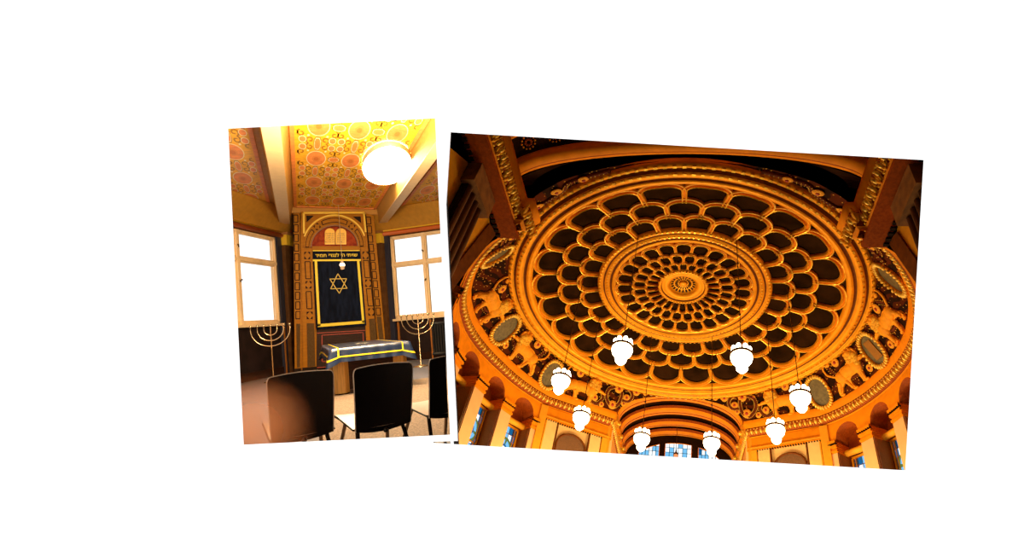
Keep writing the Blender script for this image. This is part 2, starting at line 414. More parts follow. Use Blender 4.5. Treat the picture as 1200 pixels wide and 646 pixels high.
# boss
m_ = MB(); m_.lathe([(.43, .96), (.40, 1.02), (.30, 1.055), (.14, 1.07)], seg=48, m=0); m_.ball((0, 0, 1.05), .12, 0, 16, 8, (1, 1, .5))
for i in range(20):
    a = 2 * PI * i / 20
    for r0, r1, w, z0, z1 in ((.31, .385, .030, 1.03, 1.03), (.17, .26, .016, 1.05, 1.05)):
        u = Vector((sin(a), cos(a), 0)); v = Vector((cos(a), -sin(a), 0))
        m_.hexa([u * r + v * s_ * w * (r / r1) + Vector((0, 0, z + dz)) for dz in (0, .06) for r, s_, z in ((r0, -1, z0 + .0), (r1, -1, z0 - .02), (r1, 1, z0 - .02), (r0, 1, z0 + .0))], 1)
build('centre_boss', m_, [gold, ark_d], rose)
def lobe(base, spring, apex, pitch, w, name, drop, mt):
    "one scalloped rib: two posts joined by an arch, in the local frame with the cell on the +y axis"
    half = pitch / 2; path = []
    for r in (base, base + (spring - base) * .5, spring): path.append((-half, r))
    for i in range(1, 16):
        x = -cos(PI * i / 16); path.append((half * x, spring + (apex - spring) * (1 - abs(x) ** 2.3) ** (1 / 2.3)))
    for r in (spring, base + (spring - base) * .5, base): path.append((half, r))
    P = [Vector((r * sin(rad(a)), r * cos(rad(a)), 0)) for a, r in path]
    rows = []
    for i, p in enumerate(P):
        t = (P[min(i + 1, len(P) - 1)] - P[max(i - 1, 0)]).normalized(); n = Vector((-t.y, t.x, 0))
        h = hsurf(p.length)
        prof = [(-w, .05), (-w, -.02), (-w * .78, -.06 * drop), (-w * .42, -.05 * drop), (-w * .30, -.015 * drop), (w * .30, -.015 * drop), (w * .42, -.05 * drop), (w * .78, -.06 * drop), (w, -.02), (w, .05)]
        rows.append([p + n * a_ + Vector((0, 0, h + z_)) for a_, z_ in prof])
    m_ = MB(); m_.sweep(rows, [0, 0, 1, 0, 2, 0, 1, 0, 0])
    return m_
LB = [gold, gold_b, orange]
for base, spring, apex, ofs in ((3.84, 4.28, 4.66, 7.5), (3.20, 3.58, 3.94, 0), (2.66, 2.98, 3.31, 7.5)):
    o0 = None
    for i in range(24):
        if o0 is None: o0 = build('tracery_lobe', lobe(base, spring, apex, 15, .077, 'l', 1, gold), LB, rose); o = o0
        else: o = o0.copy(); COL.objects.link(o); o.parent = rose
        o.rotation_euler = (0, 0, -rad(ofs + 15 * i))
for base, spring, apex, ofs in ((1.54, 1.90, 2.13, 0), (1.14, 1.40, 1.62, 7.5), (.78, 1.02, 1.21, 0)):
    o0 = None
    for i in range(24):
        if o0 is None: o0 = build('inner_tracery_lobe', lobe(base, spring, apex, 15, .046 if apex > 1.5 else .034, 'l', .6, gold), LB, rose); o = o0
        else: o = o0.copy(); COL.objects.link(o); o.parent = rose
        o.rotation_euler = (0, 0, -rad(ofs + 15 * i))

# --- frieze reliefs
lion_o = [(-1.094, 0.73), (-1.064, 0.85), (-0.97, 0.92), (-0.86, 0.97), (-0.80, 0.91), (-0.702, 0.95), (-0.60, 0.92), (-0.542, 0.9), (-0.512, 0.79), (-0.482, 0.7), (-0.321, 0.66), (-0.08, 0.66), (0.11, 0.61), (0.251, 0.55), (0.301, 0.41), (0.411, 0.3), (0.502, 0.21), (0.542, 0.08), (0.401, 0.03), (0.361, 0.11), (0.281, 0.21), (0.11, 0.28), (-0.02, 0.28), (-0.02, 0.19), (-0.03, 0.08), (-0.13, 0.0), (-0.231, 0.03), (-0.161, 0.14), (-0.181, 0.27), (-0.321, 0.33), (-0.482, 0.32), (-0.632, 0.32), (-0.662, 0.24), (-0.642, 0.14), (-0.612, 0.04), (-0.713, -0.0), (-0.813, 0.01), (-0.753, 0.09), (-0.793, 0.19), (-0.853, 0.3), (-0.913, 0.38), (-0.973, 0.48), (-1.054, 0.55), (-1.154, 0.52), (-1.275, 0.49), (-1.285, 0.55), (-1.174, 0.61), (-1.014, 0.61)]
lion_t = [(0.23, 0.53), (0.36, .56), (0.482, 0.63), (0.58, .69), (0.612, 0.75), (0.642, 0.86), (0.592, 0.95), (0.50, 0.99), (0.40, 0.97)]
VS = 0.95
def mk_lion(phc, mir, label):
    base = S(phc, 0.0); root = thing('lion_relief', label, 'lion relief', FM(*base, -rad(phc)), 'gilded lions of the frieze')
    inv = Matrix.Rotation(rad(phc), 4, 'Z') @ Matrix.Translation(-base)
    def q(u, v, off): return inv @ S(phc + mir * math.degrees((u * .93 + .27) / 5.75), .03 + v * VS, off)
    m_ = MB()
    flat = [Vector((u, v * 1.25, 0)) for u, v in lion_o]; tr = tessellate_polygon([flat]); n = len(flat)
    cen = sum(flat, Vector()) / n
    m_.add([q(u, v, .07) for u, v in lion_o] + [q(u, v, -.03) for u, v in lion_o], [tuple(t) for t in tr] + [(i, (i + 1) % n, n + (i + 1) % n, n + i) for i in range(n)], 0)
    def lump(u, v, a, b, d, mi=0, mm=None):
        X = (q(u + .1, v, 0) - q(u, v, 0)).normalized(); Y = (q(u, v + .1, 0) - q(u, v, 0)).normalized(); Z = X.cross(Y)
        (mm or m_).ball(q(u, v, .05), 1, mi, 12, 8, (a, b, d), (X, Y, Z))
    lump(-.35, .50, .50, .19, .10); lump(.12, .46, .22, .20, .12); lump(-.72, .47, .22, .25, .12)
    for a, b, w in (((.30, .36), (.46, .12), .07), ((.0, .30), (-.12, .06), .06), ((-.72, .34), (-.70, .06), .07), ((-.80, .45), (-.76, .05), .05), ((-1.0, .56), (-1.24, .54), .06)):
        m_.tube([q(a[0] + (b[0] - a[0]) * t, a[1] + (b[1] - a[1]) * t, .06) for t in (0, .5, 1)], [w * 1.15, w, w * .8], 0, 8)
    for u, v in ((.47, .05), (-.15, .03), (-.75, .03), (-1.24, .52)): lump(u - .04, v, .10, .045, .05)
    build('body', m_, lion_m, root)
    m2 = MB()
    for u, v, a in ((-.86, .62, .20), (-.72, .62, .18), (-.78, .76, .22), (-.66, .78, .15), (-.92, .72, .14), (-.72, .50, .16), (-.86, .50, .13), (-.62, .68, .14)): lump(u, v, a, a * .85, .11, 0, m2)
    build('mane', m2, mane_m, root)
    m3 = MB(); lump(-.80, .84, .13, .12, .16, 0, m3); lump(-.66, .86, .10, .075, .15, 0, m3); lump(-.95, .90, .05, .05, .1, 0, m3); lump(-.76, .95, .05, .045, .12, 0, m3)
    build('head', m3, lion_m, root)
    m4 = MB(); m4.tube([q(u, v, .05) for u, v in lion_t], .035, 0, 8); lump(.36, .93, .10, .06, .05, 0, m4)
    build('tail', m4, lion_m, root)
for phc, mir, lb in ((-96.0, -1, 'gilded lion on left frieze above the oval porthole, tail towards the pier'), (-68.6, 1, 'gilded lion striding below the left green oval porthole, raised paw towards it'),
                    (-40.5, -1, 'gilded lion beside the scrolls left of the front arch'), (41.0, 1, 'gilded lion beside the scrolls right of the front arch'),
                    (68.6, -1, 'gilded lion below the right open oval porthole, mane raised towards it'), (96.0, 1, 'gilded lion at the far right edge above the right open porthole')):
    mk_lion(phc, mir, lb)

def mk_oculus(phc, sc0, a, b, label, open_=False):
    c0 = S(phc, sc0); root = thing('oculus', label, 'porthole window', FM(*c0, -rad(phc)), 'oval portholes in the frieze')
    inv = Matrix.Rotation(rad(phc), 4, 'Z') @ Matrix.Translation(-c0)
    def q(u, v, off): return inv @ S(phc + math.degrees(u / 5.9), sc0 + v / 1.25, off)
    def sup(t, k=1.0): return (a * k * math.copysign(abs(cos(t)) ** .85, cos(t)), b * k * math.copysign(abs(sin(t)) ** .85, sin(t)))
    m_ = MB(); n = 30
    m_.tube([q(*sup(2 * PI * i / 48, .86), .03) for i in range(48)], .05, 0, 8, True)
    for i in range(n):
        t = 2 * PI * (i + .5) / n; u0 = sup(t, .74); u1 = sup(t, 1.02)
        X = (q(*u1, 0) - q(*u0, 0)); L = X.length; X.normalize(); Zn = (q(0, 0, .1) - q(0, 0, 0)).normalized(); Y = Zn.cross(X)
        m_.ball(q((u0[0] + u1[0]) / 2, (u0[1] + u1[1]) / 2, .08), 1, 1, 8, 6, (L * .5, .048, .05), (X, Y, Zn))
    build('beaded_frame', m_, [gold, bead], root)
    m_ = MB(); pts = [q(*sup(2 * PI * i / 40, .76), .02) for i in range(40)]; c = q(0, 0, .02)
    m_.add([c] + pts, [(0, 1 + i, 1 + (i + 1) % 40) for i in range(40)], 0)
    if open_:
        m_.hexa([q(u, v, o_) for o_ in (.025, .05) for u, v in ((-.16, .34), (.16, .28), (.16, -.34), (-.16, -.3))], 1)
    build('pane', m_, [greyp, tan], root)
for phc, s_, a, b, lb, op in ((-82.7, .47, .47, .62, 'oval porthole with beaded gold frame and green pane on the left', False), (-54.3, .42, .46, .60, 'oval porthole behind the upper left pendant lamp', False),
                          (-118.5, .45, .36, .58, 'oval porthole half cut off near the left pier', False), (82.2, .45, .47, .62, 'oval porthole standing open on the right', True),
                          (54.3, .42, .46, .60, 'oval porthole behind the upper right pendant lamp', False), (114.5, .42, .46, .62, 'oval porthole near the right pier at the far right', False)):
    mk_oculus(phc, s_, a, b, lb, op)

def ring_on(p, s_, r, off=0.0, n=20, k=5.8):
    return [S(p + math.degrees(r * cos(2 * PI * i / n) / k), s_ + r * sin(2 * PI * i / n) / 1.25, off) for i in range(n)]
ros = [(-99.7, .77, 1), (-91.1, .2, .8), (-77.6, .21, .8), (-67.0, .86, 1), (-43.5, .88, 1), (-34.6, .30, .85), (-31.3, .16, .7), (-26.9, .26, 1.1), (-25.6, .86, 1.1), (-21.8, .63, .9), (-18.2, .90, .9), (-22.6, .40, .65), (-14.4, .93, .6),
       (66.0, .87, 1), (43.0, .90, 1), (33.6, .31, .85), (30.5, .20, .7), (26.2, .30, 1.1), (25.2, .87, 1.1), (21.8, .63, .9), (22.6, .40, .65), (29.6, .80, .5), (18.0, .91, .9), (14.4, .93, .6), (76.5, .21, .8), (89.5, .17, .8), (97.0, .82, 1),
       (126.4, .6, 1), (-126.4, .6, 1), (-139, .55, 1), (-146, .5, .95), (-154, .5, .9), (139, .55, 1), (147, .5, .95), (155, .5, .9), (-134, .25, .8), (134, .25, .8)]
side = lambda p: 'left' if p < 0 else 'right'
def where(p):
    a = abs(p)
    if a < 35: return 'among the scrolls %s of the front arch' % side(p)
    if a < 66: return 'beside the %s upper pendant lamp' % side(p)
    if a < 105: return 'between the lions on the %s' % side(p)
    return 'near the %s ornate pier' % side(p)
for i, (p, s_, k) in enumerate(ros):
    c0 = S(p, s_); root = thing('rosette', 'small gilded rosette with red centre ' + where(p), 'rosette', FM(*c0, -rad(p)), 'rosettes ' + where(p))
    inv = Matrix.Rotation(rad(p), 4, 'Z') @ Matrix.Translation(-c0)
    r = .135 * k
    Zn = (inv @ S(p, s_, .1) - inv @ S(p, s_, 0)).normalized(); X = Vector((1, 0, 0)); X = (X - Zn * X.dot(Zn)).normalized(); Y = Zn.cross(X)
    m_ = MB(); cc = inv @ S(p, s_, .05)
    for j in range(8):
        t = 2 * PI * j / 8; m_.ball(cc + (X * cos(t) + Y * sin(t)) * r * .62, r * .42, 0, 8, 5, (1, 1, .6), (X, Y, Zn))
    m_.tube([cc + (X * cos(2 * PI * j / 20) + Y * sin(2 * PI * j / 20)) * r for j in range(20)], r * .12, 0, 6, True)
    build('petals', m_, rosep, root)
    m_ = MB(); m_.ball(cc + Zn * .03, r * .40, 0, 10, 6, (1, 1, .6), (X, Y, Zn)); build('centre', m_, rosec, root)
# scrolls of vine
def mk_vine(pts, label, w=.055, grp=None):
    path = []
    for i in range(len(pts) - 1):
        p0 = pts[max(i - 1, 0)]; p1 = pts[i]; p2 = pts[i + 1]; p3 = pts[min(i + 2, len(pts) - 1)]
        for j in range(6):
            t = j / 6
            path.append(tuple(.5 * ((2 * b) + (-a + c) * t + (2 * a - 5 * b + 4 * c - d) * t * t + (-a + 3 * b - 3 * c + d) * t ** 3) for a, b, c, d in zip(p0, p1, p2, p3)))
    c0 = S(*pts[0]); root = thing('vine_scroll', label, 'vine ornament', FM(*c0, -rad(pts[0][0])), grp)
    inv = Matrix.Rotation(rad(pts[0][0]), 4, 'Z') @ Matrix.Translation(-c0)
    m_ = MB(); m_.tube([inv @ S(a, b, .01) for a, b in path], w * 1.3, 0, 8, flat=1)
    for k_, sgn in ((0, 1), (0, -1)):
        for i in range(0, len(path) - 1, 1):
            a = path[i]; b = path[i + 1]; d = math.hypot((b[0] - a[0]) / 10, b[1] - a[1]) or 1
            nx, ny = -(b[1] - a[1]) / d, (b[0] - a[0]) / 10 / d
            m_.ball(inv @ S(a[0] + sgn * nx * .62, a[1] + sgn * ny * .062, .06), .017, 1, 6, 4)
    build('stem', m_, [vine, bead], root)
for sg in (-1, 1):
    sd = 'left' if sg < 0 else 'right'
    mk_vine([(sg * a, b) for a, b in ((27.5, .90), (29.8, .75), (30.2, .5), (28.8, .3), (26.6, .2), (24.6, .35), (24, .6), (24.2, .8))], 'looping vine scroll round two rosettes %s of the front arch' % sd)
    mk_vine([(sg * a, b) for a, b in ((23.4, .5), (20.6, .55), (19.6, .75), (21, .92), (23.4, .88))], 'small curled vine scroll next to the %s springing of the arch' % sd)
    mk_vine([(sg * a, b) for a, b in ((35.5, .72), (38, .5), (36.5, .25), (33.5, .12), (31.5, .35), (32.2, .55))], 'curled vine under the lion %s of the arch' % sd, .045)
    mk_vine([(sg * a, b) for a, b in ((62, .95), (63.5, .6), (67, .35), (72, .3), (76, .45))], 'thin vine curling behind the striding %s lion' % sd, .04)
    mk_vine([(sg * a, b) for a, b in ((88, .85), (91, .6), (94, .3), (99, .3), (102, .6), (99, .9))], 'thin vine curling behind the outer %s lion' % sd, .04)
    mk_vine([(sg * a, b) for a, b in ((121, .4), (126, .85), (131, .6), (128, .3), (124, .4))], 'vine curl on the %s frieze near the pier' % sd, .045)
    mk_vine([(sg * a, b) for a, b in ((136, .3), (141, .75), (147, .75), (150, .4), (156, .5), (162, .6))], 'vine running under the dark vault on the %s' % sd, .045)

# --- cornices (trim) : plan path, profile swept outwards
def plan_path(sg):
    pts = [(3.6, -10.5), (3.6, -5.06), (3.42, -5.05), (3.42, -4.42), (3.9, -4.35)]
    for p in [133, 130, 126, 122, 118, 114, 110, 106, 102, 98, 94, 90, 86, 82, 78, 74, 70, 66, 62, 58, 54, 50.6]:
        r = rc(sg * p); pts.append((r * sin(rad(p)), r * cos(rad(p))))
    for p in (24.6,):
        r = rc(sg * p); pts.append((r * sin(rad(p)), r * cos(rad(p))))
    pts.append((2.33, 9.3))
    return [(sg * x, y) for x, y in pts]
def offset_path(pts, sg, d):
    out = []
    for i, p in enumerate(pts):
        a = Vector(pts[max(i - 1, 0)]); b = Vector(p); c = Vector(pts[min(i + 1, len(pts) - 1)])
        t1 = (b - a).normalized() if i > 0 else (c - b).normalized(); t2 = (c - b).normalized() if i < len(pts) - 1 else t1
        n1 = Vector((-t1.y, t1.x)); n2 = Vector((-t2.y, t2.x))
        n = (n1 + n2); n = n / max(n.length, 1e-6); k = 1 / max(.45, n.dot(n1))
        out.append(b + n * d * k * (1 if sg < 0 else -1))
    return out
def sweep_plan(mb, pts, sg, prof, ms, smooth=False):
    offs = [offset_path(pts, sg, d) for d, h in prof]
    rows = [[Vector((offs[j][i].x, offs[j][i].y, prof[j][1])) for j in range(len(prof))] for i in range(len(pts))]
    mb.sweep(rows, ms, smooth)
def resample(pts, step):
    out = []
    acc = 0
    for a, b in zip(pts, pts[1:]):
        a, b = Vector(a), Vector(b); L = (b - a).length; t = acc
        while t < L: out.append((a + (b - a) * (t / L), (b - a).normalized())); t += step
        acc = t - L
    return out
for sg in (-1, 1):
    P = plan_path(sg); nm = 'left' if sg < 0 else 'right'
    root = thing('trim_%d' % (1 if sg < 0 else 2), None, None, T2, kind='structure')
    root['label'] = 'gilded egg and dart cornice curving round the %s side' % nm
    m_ = MB()
    sweep_plan(m_, P, sg, [(-.02, 9.02), (-.03, 8.93), (.0, 8.86), (.03, 8.78), (.045, 8.75), (.05, 8.72)], [0, 0, 0, 0, 1], True)
    sweep_plan(m_, P, sg, [(.05, 8.72), (.03, 8.70), (.10, 8.56), (.17, 8.49)], [2, 3, 3])
    sweep_plan(m_, P, sg, [(.17, 8.49), (.16, 8.46), (.22, 8.44), (.24, 8.40)], [1, 0, 0])
    build('moulding', m_, [orange, brownl, gold, redbrown], root, clip=2)
    m_ = MB(); pin = [tuple(v) for v in offset_path(P, sg, .085)]
    for (c, t) in resample(pin, .175):
        n = Vector((-t.y, t.x, 0)) * (1 if sg < 0 else -1); T = Vector((t.x, t.y, 0)); dn = (n * -.8 + Vector((0, 0, -.6))).normalized(); al = dn.cross(T).normalized()
        m_.ball((c.x, c.y, 8.60), 1, 0, 8, 6, (.052, .095, .06), (T, al, dn))
        q_ = Vector((c.x, c.y, 8.60)) + T * .0875
        m_.ball(q_ + al * .02, 1, 1, 5, 4, (.018, .095, .04), (T, al, dn))
    pin2 = [tuple(v) for v in offset_path(P, sg, .05)]
    for (c, t) in resample(pin2, .12):
        m_.ball((c.x, c.y, 8.70), .030, 0, 6, 4)
    build('egg_and_dart', m_, [bead, gold_b], root, clip=2)

# --- curved window walls
HT = 8.42; LOW = 4.6
def wp(p, d, h): return pol(rc(p) + d, p, h)
WIN = 0
def glass_cells(root, q, w, h0, h1):
    "leaded stained glass on local rectangle; q(u,v,off)"
    cols = [(-1, -.62), (-.62, -.2), (-.2, .2), (.2, .62), (.62, 1)]
    nr = 11; m_ = MB(); rnd = random.Random(7)
    for j in range(nr):
        v0 = h1 - (h1 - h0) * j / nr; v1 = h1 - (h1 - h0) * (j + 1) / nr
        for ci, (a, b) in enumerate(cols):
            edge = ci in (0, 4)
            mi = (3 if rnd.random() < .45 else 2) if edge else (rnd.choice([0, 0, 1]) if j != 0 else rnd.choice([2, 1]))
            g = .012
            m_.add([q(a * w + g, v1 + g, 0), q(b * w - g, v1 + g, 0), q(b * w - g, v0 - g, 0), q(a * w + g, v0 - g, 0)], [(0, 1, 2, 3)], mi)
    for cy in (h1 - (h1 - h0) * .30, h1 - (h1 - h0) * .78):
        R = [(.0, .09, 0), (.09, .15, 2), (.15, .27, 1), (.27, .34, 4)]
        for r0, r1, mi in R:
            for i in range(20):
                a0, a1 = 2 * PI * i / 20, 2 * PI * (i + 1) / 20
                mm = mi if not (mi == 1 and i % 5 == 4) else 4
                ex = min(1, w / .36)
                m_.add([q(r0 * ex * cos(a0), cy + r0 * 1.25 * sin(a0), .01 + r0 * .01), q(r1 * ex * cos(a0), cy + r1 * 1.25 * sin(a0), .01 + r0 * .01), q(r1 * ex * cos(a1), cy + r1 * 1.25 * sin(a1), .01 + r0 * .01), q(r0 * ex * cos(a1), cy + r0 * 1.25 * sin(a1), .01 + r0 * .01)], [(0, 1, 2, 3)], mm)
    build('stained_pane', m_, GL, root, clip=2)
for sg in (-1, 1):
    sd = 'left' if sg < 0 else 'right'
    mw = MB(); md = MB()
    bays = [58.2, 71.5, 84.8, 98.1, 111.4]
    pitch = 13.3; w = 4.35
    # pier before the first bay
    for bi, bc in enumerate(bays):
        n = 14; fac = []; intr = []
        for i in range(n + 1):
            x = -1 + 2 * i / n; p = sg * (bc + w * x); ha = 7.80 + .50 * math.sqrt(max(0, 1 - x * x))
            fac.append([wp(p, .2, HT), wp(p, .2, ha)]); intr.append([wp(p, .2, ha), wp(p, .80, ha)])
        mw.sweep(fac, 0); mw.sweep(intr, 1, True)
        for s2 in (-1, 1):       # reveals, piers
            p = sg * (bc + w * s2)
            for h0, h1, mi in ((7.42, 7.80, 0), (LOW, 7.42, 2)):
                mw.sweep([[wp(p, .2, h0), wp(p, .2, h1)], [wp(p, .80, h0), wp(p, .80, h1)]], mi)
            # moulding lines on the reveal
            for dd_ in (.235, .29):
                mw.tube([wp(p - sg * s2 * .12, dd_, LOW), wp(p - sg * s2 * .12, dd_, 7.42)], .016, 3, 6)
        # back wall and lintel
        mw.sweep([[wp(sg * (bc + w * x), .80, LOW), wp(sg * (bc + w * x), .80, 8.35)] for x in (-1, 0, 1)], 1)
        mw.tube([wp(sg * (bc + w * x * .98), .62, 7.52) for x in (-1, 0, 1)], .10, 5, 12)
        # pier to the next bay
        pe0, pe1 = bc + w, bc + pitch - w
        if bi == 0:
            segs = ((pe0, pe1), (51.6, bc - w))
        else: segs = ((pe0, pe1),)
        for a, b in segs:
            q0 = [sg * (a + (b - a) * t) for t in (0, .5, 1)]
            for h0, h1, mi in ((7.42, HT, 0), (LOW, 7.42, 4)):
                mw.sweep([[wp(p, .2, h0), wp(p, .2, h1)] for p in q0], mi)
            # impost with dentils and stepped bracket
            for d0, h0, h1, mi in ((.12, 7.74, 7.82, 0), (.15, 7.60, 7.68, 0), (.17, 7.46, 7.52, 0)):
                e = .25
                pts = [sg * (a - e), sg * (a + b) / 2, sg * (b + e)]
                mw.sweep([[wp(p, .5, h1), wp(p, d0, h1), wp(p, d0, h0), wp(p, .5, h0)] for p in pts], mi)
            for i in range(7):
                p = sg * (a - .2 + (b - a + .4) * i / 6)
                md.hexa([wp(p + dp, d_, h_) for h_ in (7.70, 7.745) for dp, d_ in ((-.13, .125), (.13, .125), (.13, .2), (-.13, .2))], 0)
    # archivolt dentils along the wall face
    build('wall_%s' % sd, mw, [orange, redbrown, tan, tanl, salmon, yellow], M=T2, clip=2)
    o = bpy.context.scene.objects['wall_%s' % sd]; tagit(o, 'curved orange wall with deep arched window niches on the %s' % sd, 'wall', kind='structure')
    o2 = build('trim_%d' % (3 if sg < 0 else 4), md, [ark_d], M=T2, clip=2); tagit(o2, 'dark dentils on the %s window piers' % sd, 'trim', kind='structure')
    for bi, bc in enumerate(bays[:4]):
        if sg > 0 and bi > 2: continue
        WIN += 1
        root = thing('window_%d' % WIN, None, None, FM(*wp(sg * bc, .75, 6.0), -rad(sg * bc)), kind='structure')
        root['label'] = 'tall blue stained glass window, %s from the front arch on the %s' % (('first', 'second', 'third', 'fourth')[bi], sd)
        hw = .44
        def q(u, v, off): return Vector((u, -off, v))
        m_ = MB()
        for a, b in (((-hw, -1.4), (-hw + .06, 1.42)), ((hw - .06, -1.4), (hw, 1.42)), ((-hw, 1.36), (hw, 1.42)), ((-hw, .18), (hw, .21)), ((-.30, -1.4), (-.28, 1.4)), ((.28, -1.4), (.30, 1.4))):
            m_.box((a[0], -.04, a[1]), (b[0], .03, b[1]))
        build('frame', m_, gold, root, clip=2)
        glass_cells(root, q, hw - .06, -1.35, 1.36)
    # straight beige wall between windows and arch
    A = Vector((sg * 5.99 * sin(rad(51.6)), 5.99 * cos(rad(51.6)), 0)) ; B = Vector((sg * 5.69 * sin(rad(24.3)), 5.69 * cos(rad(24.3)), 0))
    T = (B - A); LW = T.length; T.normalize(); Nn = Vector((-T.y, T.x, 0)); Nn = Nn if Nn.dot(A) > 0 else -Nn
    def fw(u, d, h): return A + T * u + Nn * (d + .2) + Vector((0, 0, h))
    m_ = MB()
    def slab(u0, u1, h0, h1, d, mi, th=.12):
        m_.hexa([fw(u, dd_, h) for h in (h0, h1) for u, dd_ in ((u0, d), (u1, d), (u1, d + th), (u0, d + th))], mi)
    slab(0, LW + .1, LOW, HT, .10, 1, .05)                      # ground
    slab(0, LW, 8.06, HT, 0, 0, .1)                              # orange band
    slab(0, LW, 8.02, 8.07, -.05, 3, .15); slab(0, LW, 7.97, 8.00, -.03, 0, .15)
    slab(-.10, .16, LOW, 8.42, -.06, 3, .2)                     # yellow corner pilaster
    slab(.24, .62, LOW, 8.0, .0, 1); slab(.20, .24, LOW, 8.0, -.01, 3)
    slab(LW - .82, LW - .40, LOW, 8.0, .0, 1); slab(LW - .86, LW - .82, LOW, 8.0, .0, 2); slab(.66, .70, LOW, 8.0, .02, 2)
    slab(LW - .36, LW - .05, LOW, 8.0, -.03, 3, .15)
    build('wall_front_%s' % sd, m_, [orange, beige, brownl, yellow], M=T2, clip=2)
    tagit(bpy.context.scene.objects['wall_front_%s' % sd], 'beige panelled wall with orange band %s of the front arch' % sd, 'wall', kind='structure')
    m_ = MB()
    for i in range(26):
        u = .2 + (LW - .5) * i / 25; m_.hexa([fw(u + du, d_, h) for h in (7.93, 7.98) for du, d_ in ((-.022, -.02), (.022, -.02), (.022, .05), (-.022, .05))])
    tagit(build('trim_%d' % (5 if sg < 0 else 6), m_, [ark_d], M=T2, clip=2), 'dark dentils over the beige wall %s of the arch' % sd, 'trim', kind='structure')
    # arched medallion in the middle of the wall
    uc = (.70 + LW - .86) / 2; rw = (LW - .86 - .70) / 2 - .05
    root = thing('arched_niche', 'brown arched niche in the beige wall %s of the front arch' % sd, 'niche', T2)
    m_ = MB(); pts = [fw(uc - rw, .07, LOW), fw(uc - rw, .07, 7.25)] + [fw(uc + rw * cos(PI - PI * i / 16), .07, 7.25 + .46 * sin(PI * i / 16)) for i in range(1, 16)] + [fw(uc + rw, .07, 7.25), fw(uc + rw, .07, LOW)]
    m_.prism(pts, Nn * .06); build('back_panel', m_, nbrown, root, clip=2)
    m_ = MB(); m_.tube([p - Nn * .02 for p in pts], .035, 0, 8); build('rim', m_, [brownl], root, clip=2)

# --- front arm
aw, sp = 2.33, 8.945
def arch(a, rise, n=28, base=sp): return [(a * cos(PI - PI * i / n), base + rise * sin(PI * i / n)) for i in range(n + 1)]
m_ = MB()
m_.sweep([[Vector((x, 5.2, h)), Vector((x, 9.35, h))] for x, h in arch(aw + .12, 1.34)], 0, True)
for sg in (-1, 1):
    m_.box((sg * 2.55 - .05, 5.25, LOW), (sg * 2.55 + .05, 9.35, 8.95), 1)
tagit(build('ceiling_front_vault', m_, [darkv, yellow], M=T2), 'dark barrel vault of the front arm', 'ceiling', kind='structure')
for i, (y0, y1, dp, lb) in enumerate(((5.30, 5.95, .0, 'nearest arch rib of the front vault, beside the round ceiling'), (6.45, 7.05, .02, 'second arch rib of the front vault'), (7.60, 8.10, .03, 'third arch rib of the front vault'), (8.45, 8.95, .05, 'furthest arch rib, just before the stained glass end window'))):
    root = thing('arch_rib', 'orange ' + lb, 'arch', T2, 'ribs of the front vault')
    m_ = MB()
    prof = [(y0 - .04, .10), (y0, 0), (y0 + .12, -.05), (y0 + (y1 - y0) * .45, -.05), (y0 + (y1 - y0) * .5, .0), (y0 + (y1 - y0) * .55, -.05), (y1 - .10, -.03), (y1, .02), (y1 + .02, .2)]
    rows = []
    for k in range(33):
        t = PI - PI * k / 32; rows.append([Vector(((aw + d_ - dp) * cos(t), y_, sp + (1.14 + d_ - dp) * sin(t))) for y_, d_ in prof])
    m_.sweep(rows, [1, 0, 0, 0, 1, 0, 0, 0]); build('moulding', m_, [orange, redbrown], root)
    m_ = MB()
    pass
    for sg in (-1, 1): m_ = MB(); m_.box((sg * (aw + .02) - .07, y0, 8.72), (sg * (aw + .02) + .07, y1, 8.98)); m_.ball((sg * (aw - .06), (y0 + y1) / 2, 8.78), .1, 0, 8, 6); build('impost', m_, gold_b, root)
m_ = MB()
m_.prism([Vector((x, 9.3, h)) for x, h in arch(2.5, 1.4)] + [Vector((2.5, 9.3, 4.6)), Vector((-2.5, 9.3, 4.6))], (0, .1, 0))
tagit(build('wall_end', m_, darkv, M=T2), 'dark end wall of the front arm', 'wall', kind='structure')
for i, (x0, x1, lb) in enumerate(((-1.75, -.85, 'left light of the arched stained glass window'), (-.60, .55, 'middle light of the arched stained glass window'), (.84, 1.72, 'right light of the arched stained glass window'))):
    WIN += 1
    root = thing('window_%d' % WIN, None, None, FM(0, 9.24, 0), kind='structure'); root['label'] = lb + ' at the end of the front arm'
    top = lambda x: 8.62 + 1.20 * math.sqrt(max(0, 1 - (x / 2.05) ** 2))
    ncol = 6; m_ = MB(); rnd = random.Random(i)
    for c in range(ncol):
        a, b = x0 + (x1 - x0) * c / ncol + .012, x0 + (x1 - x0) * (c + 1) / ncol - .012
        hs = [5.0 + .22 * j for j in range(30)]
        for h in hs:
            ta, tb = top(a), top(b)
            if h >= max(ta, tb): continue
            hi_a, hi_b = min(h + .2, ta), min(h + .2, tb)
            if hi_a <= h or hi_b <= h: continue
            m_.add([(a, 0, h), (b, 0, h), (b, 0, hi_b), (a, 0, hi_a)], [(0, 1, 2, 3)], rnd.choice([0, 0, 0, 1, 1]) if c not in (0, ncol - 1) else rnd.choice([0, 1, 1, 2]))
    build('stained_pane', m_, GL, root)
    m_ = MB(); pts = [(x0, 0, 5.0)] + [(x0 + (x1 - x0) * k / 10, 0, top(x0 + (x1 - x0) * k / 10)) for k in range(11)] + [(x1, 0, 5.0)]
    m_.tube(pts, .022, 0, 6); build('frame', m_, gold, root)

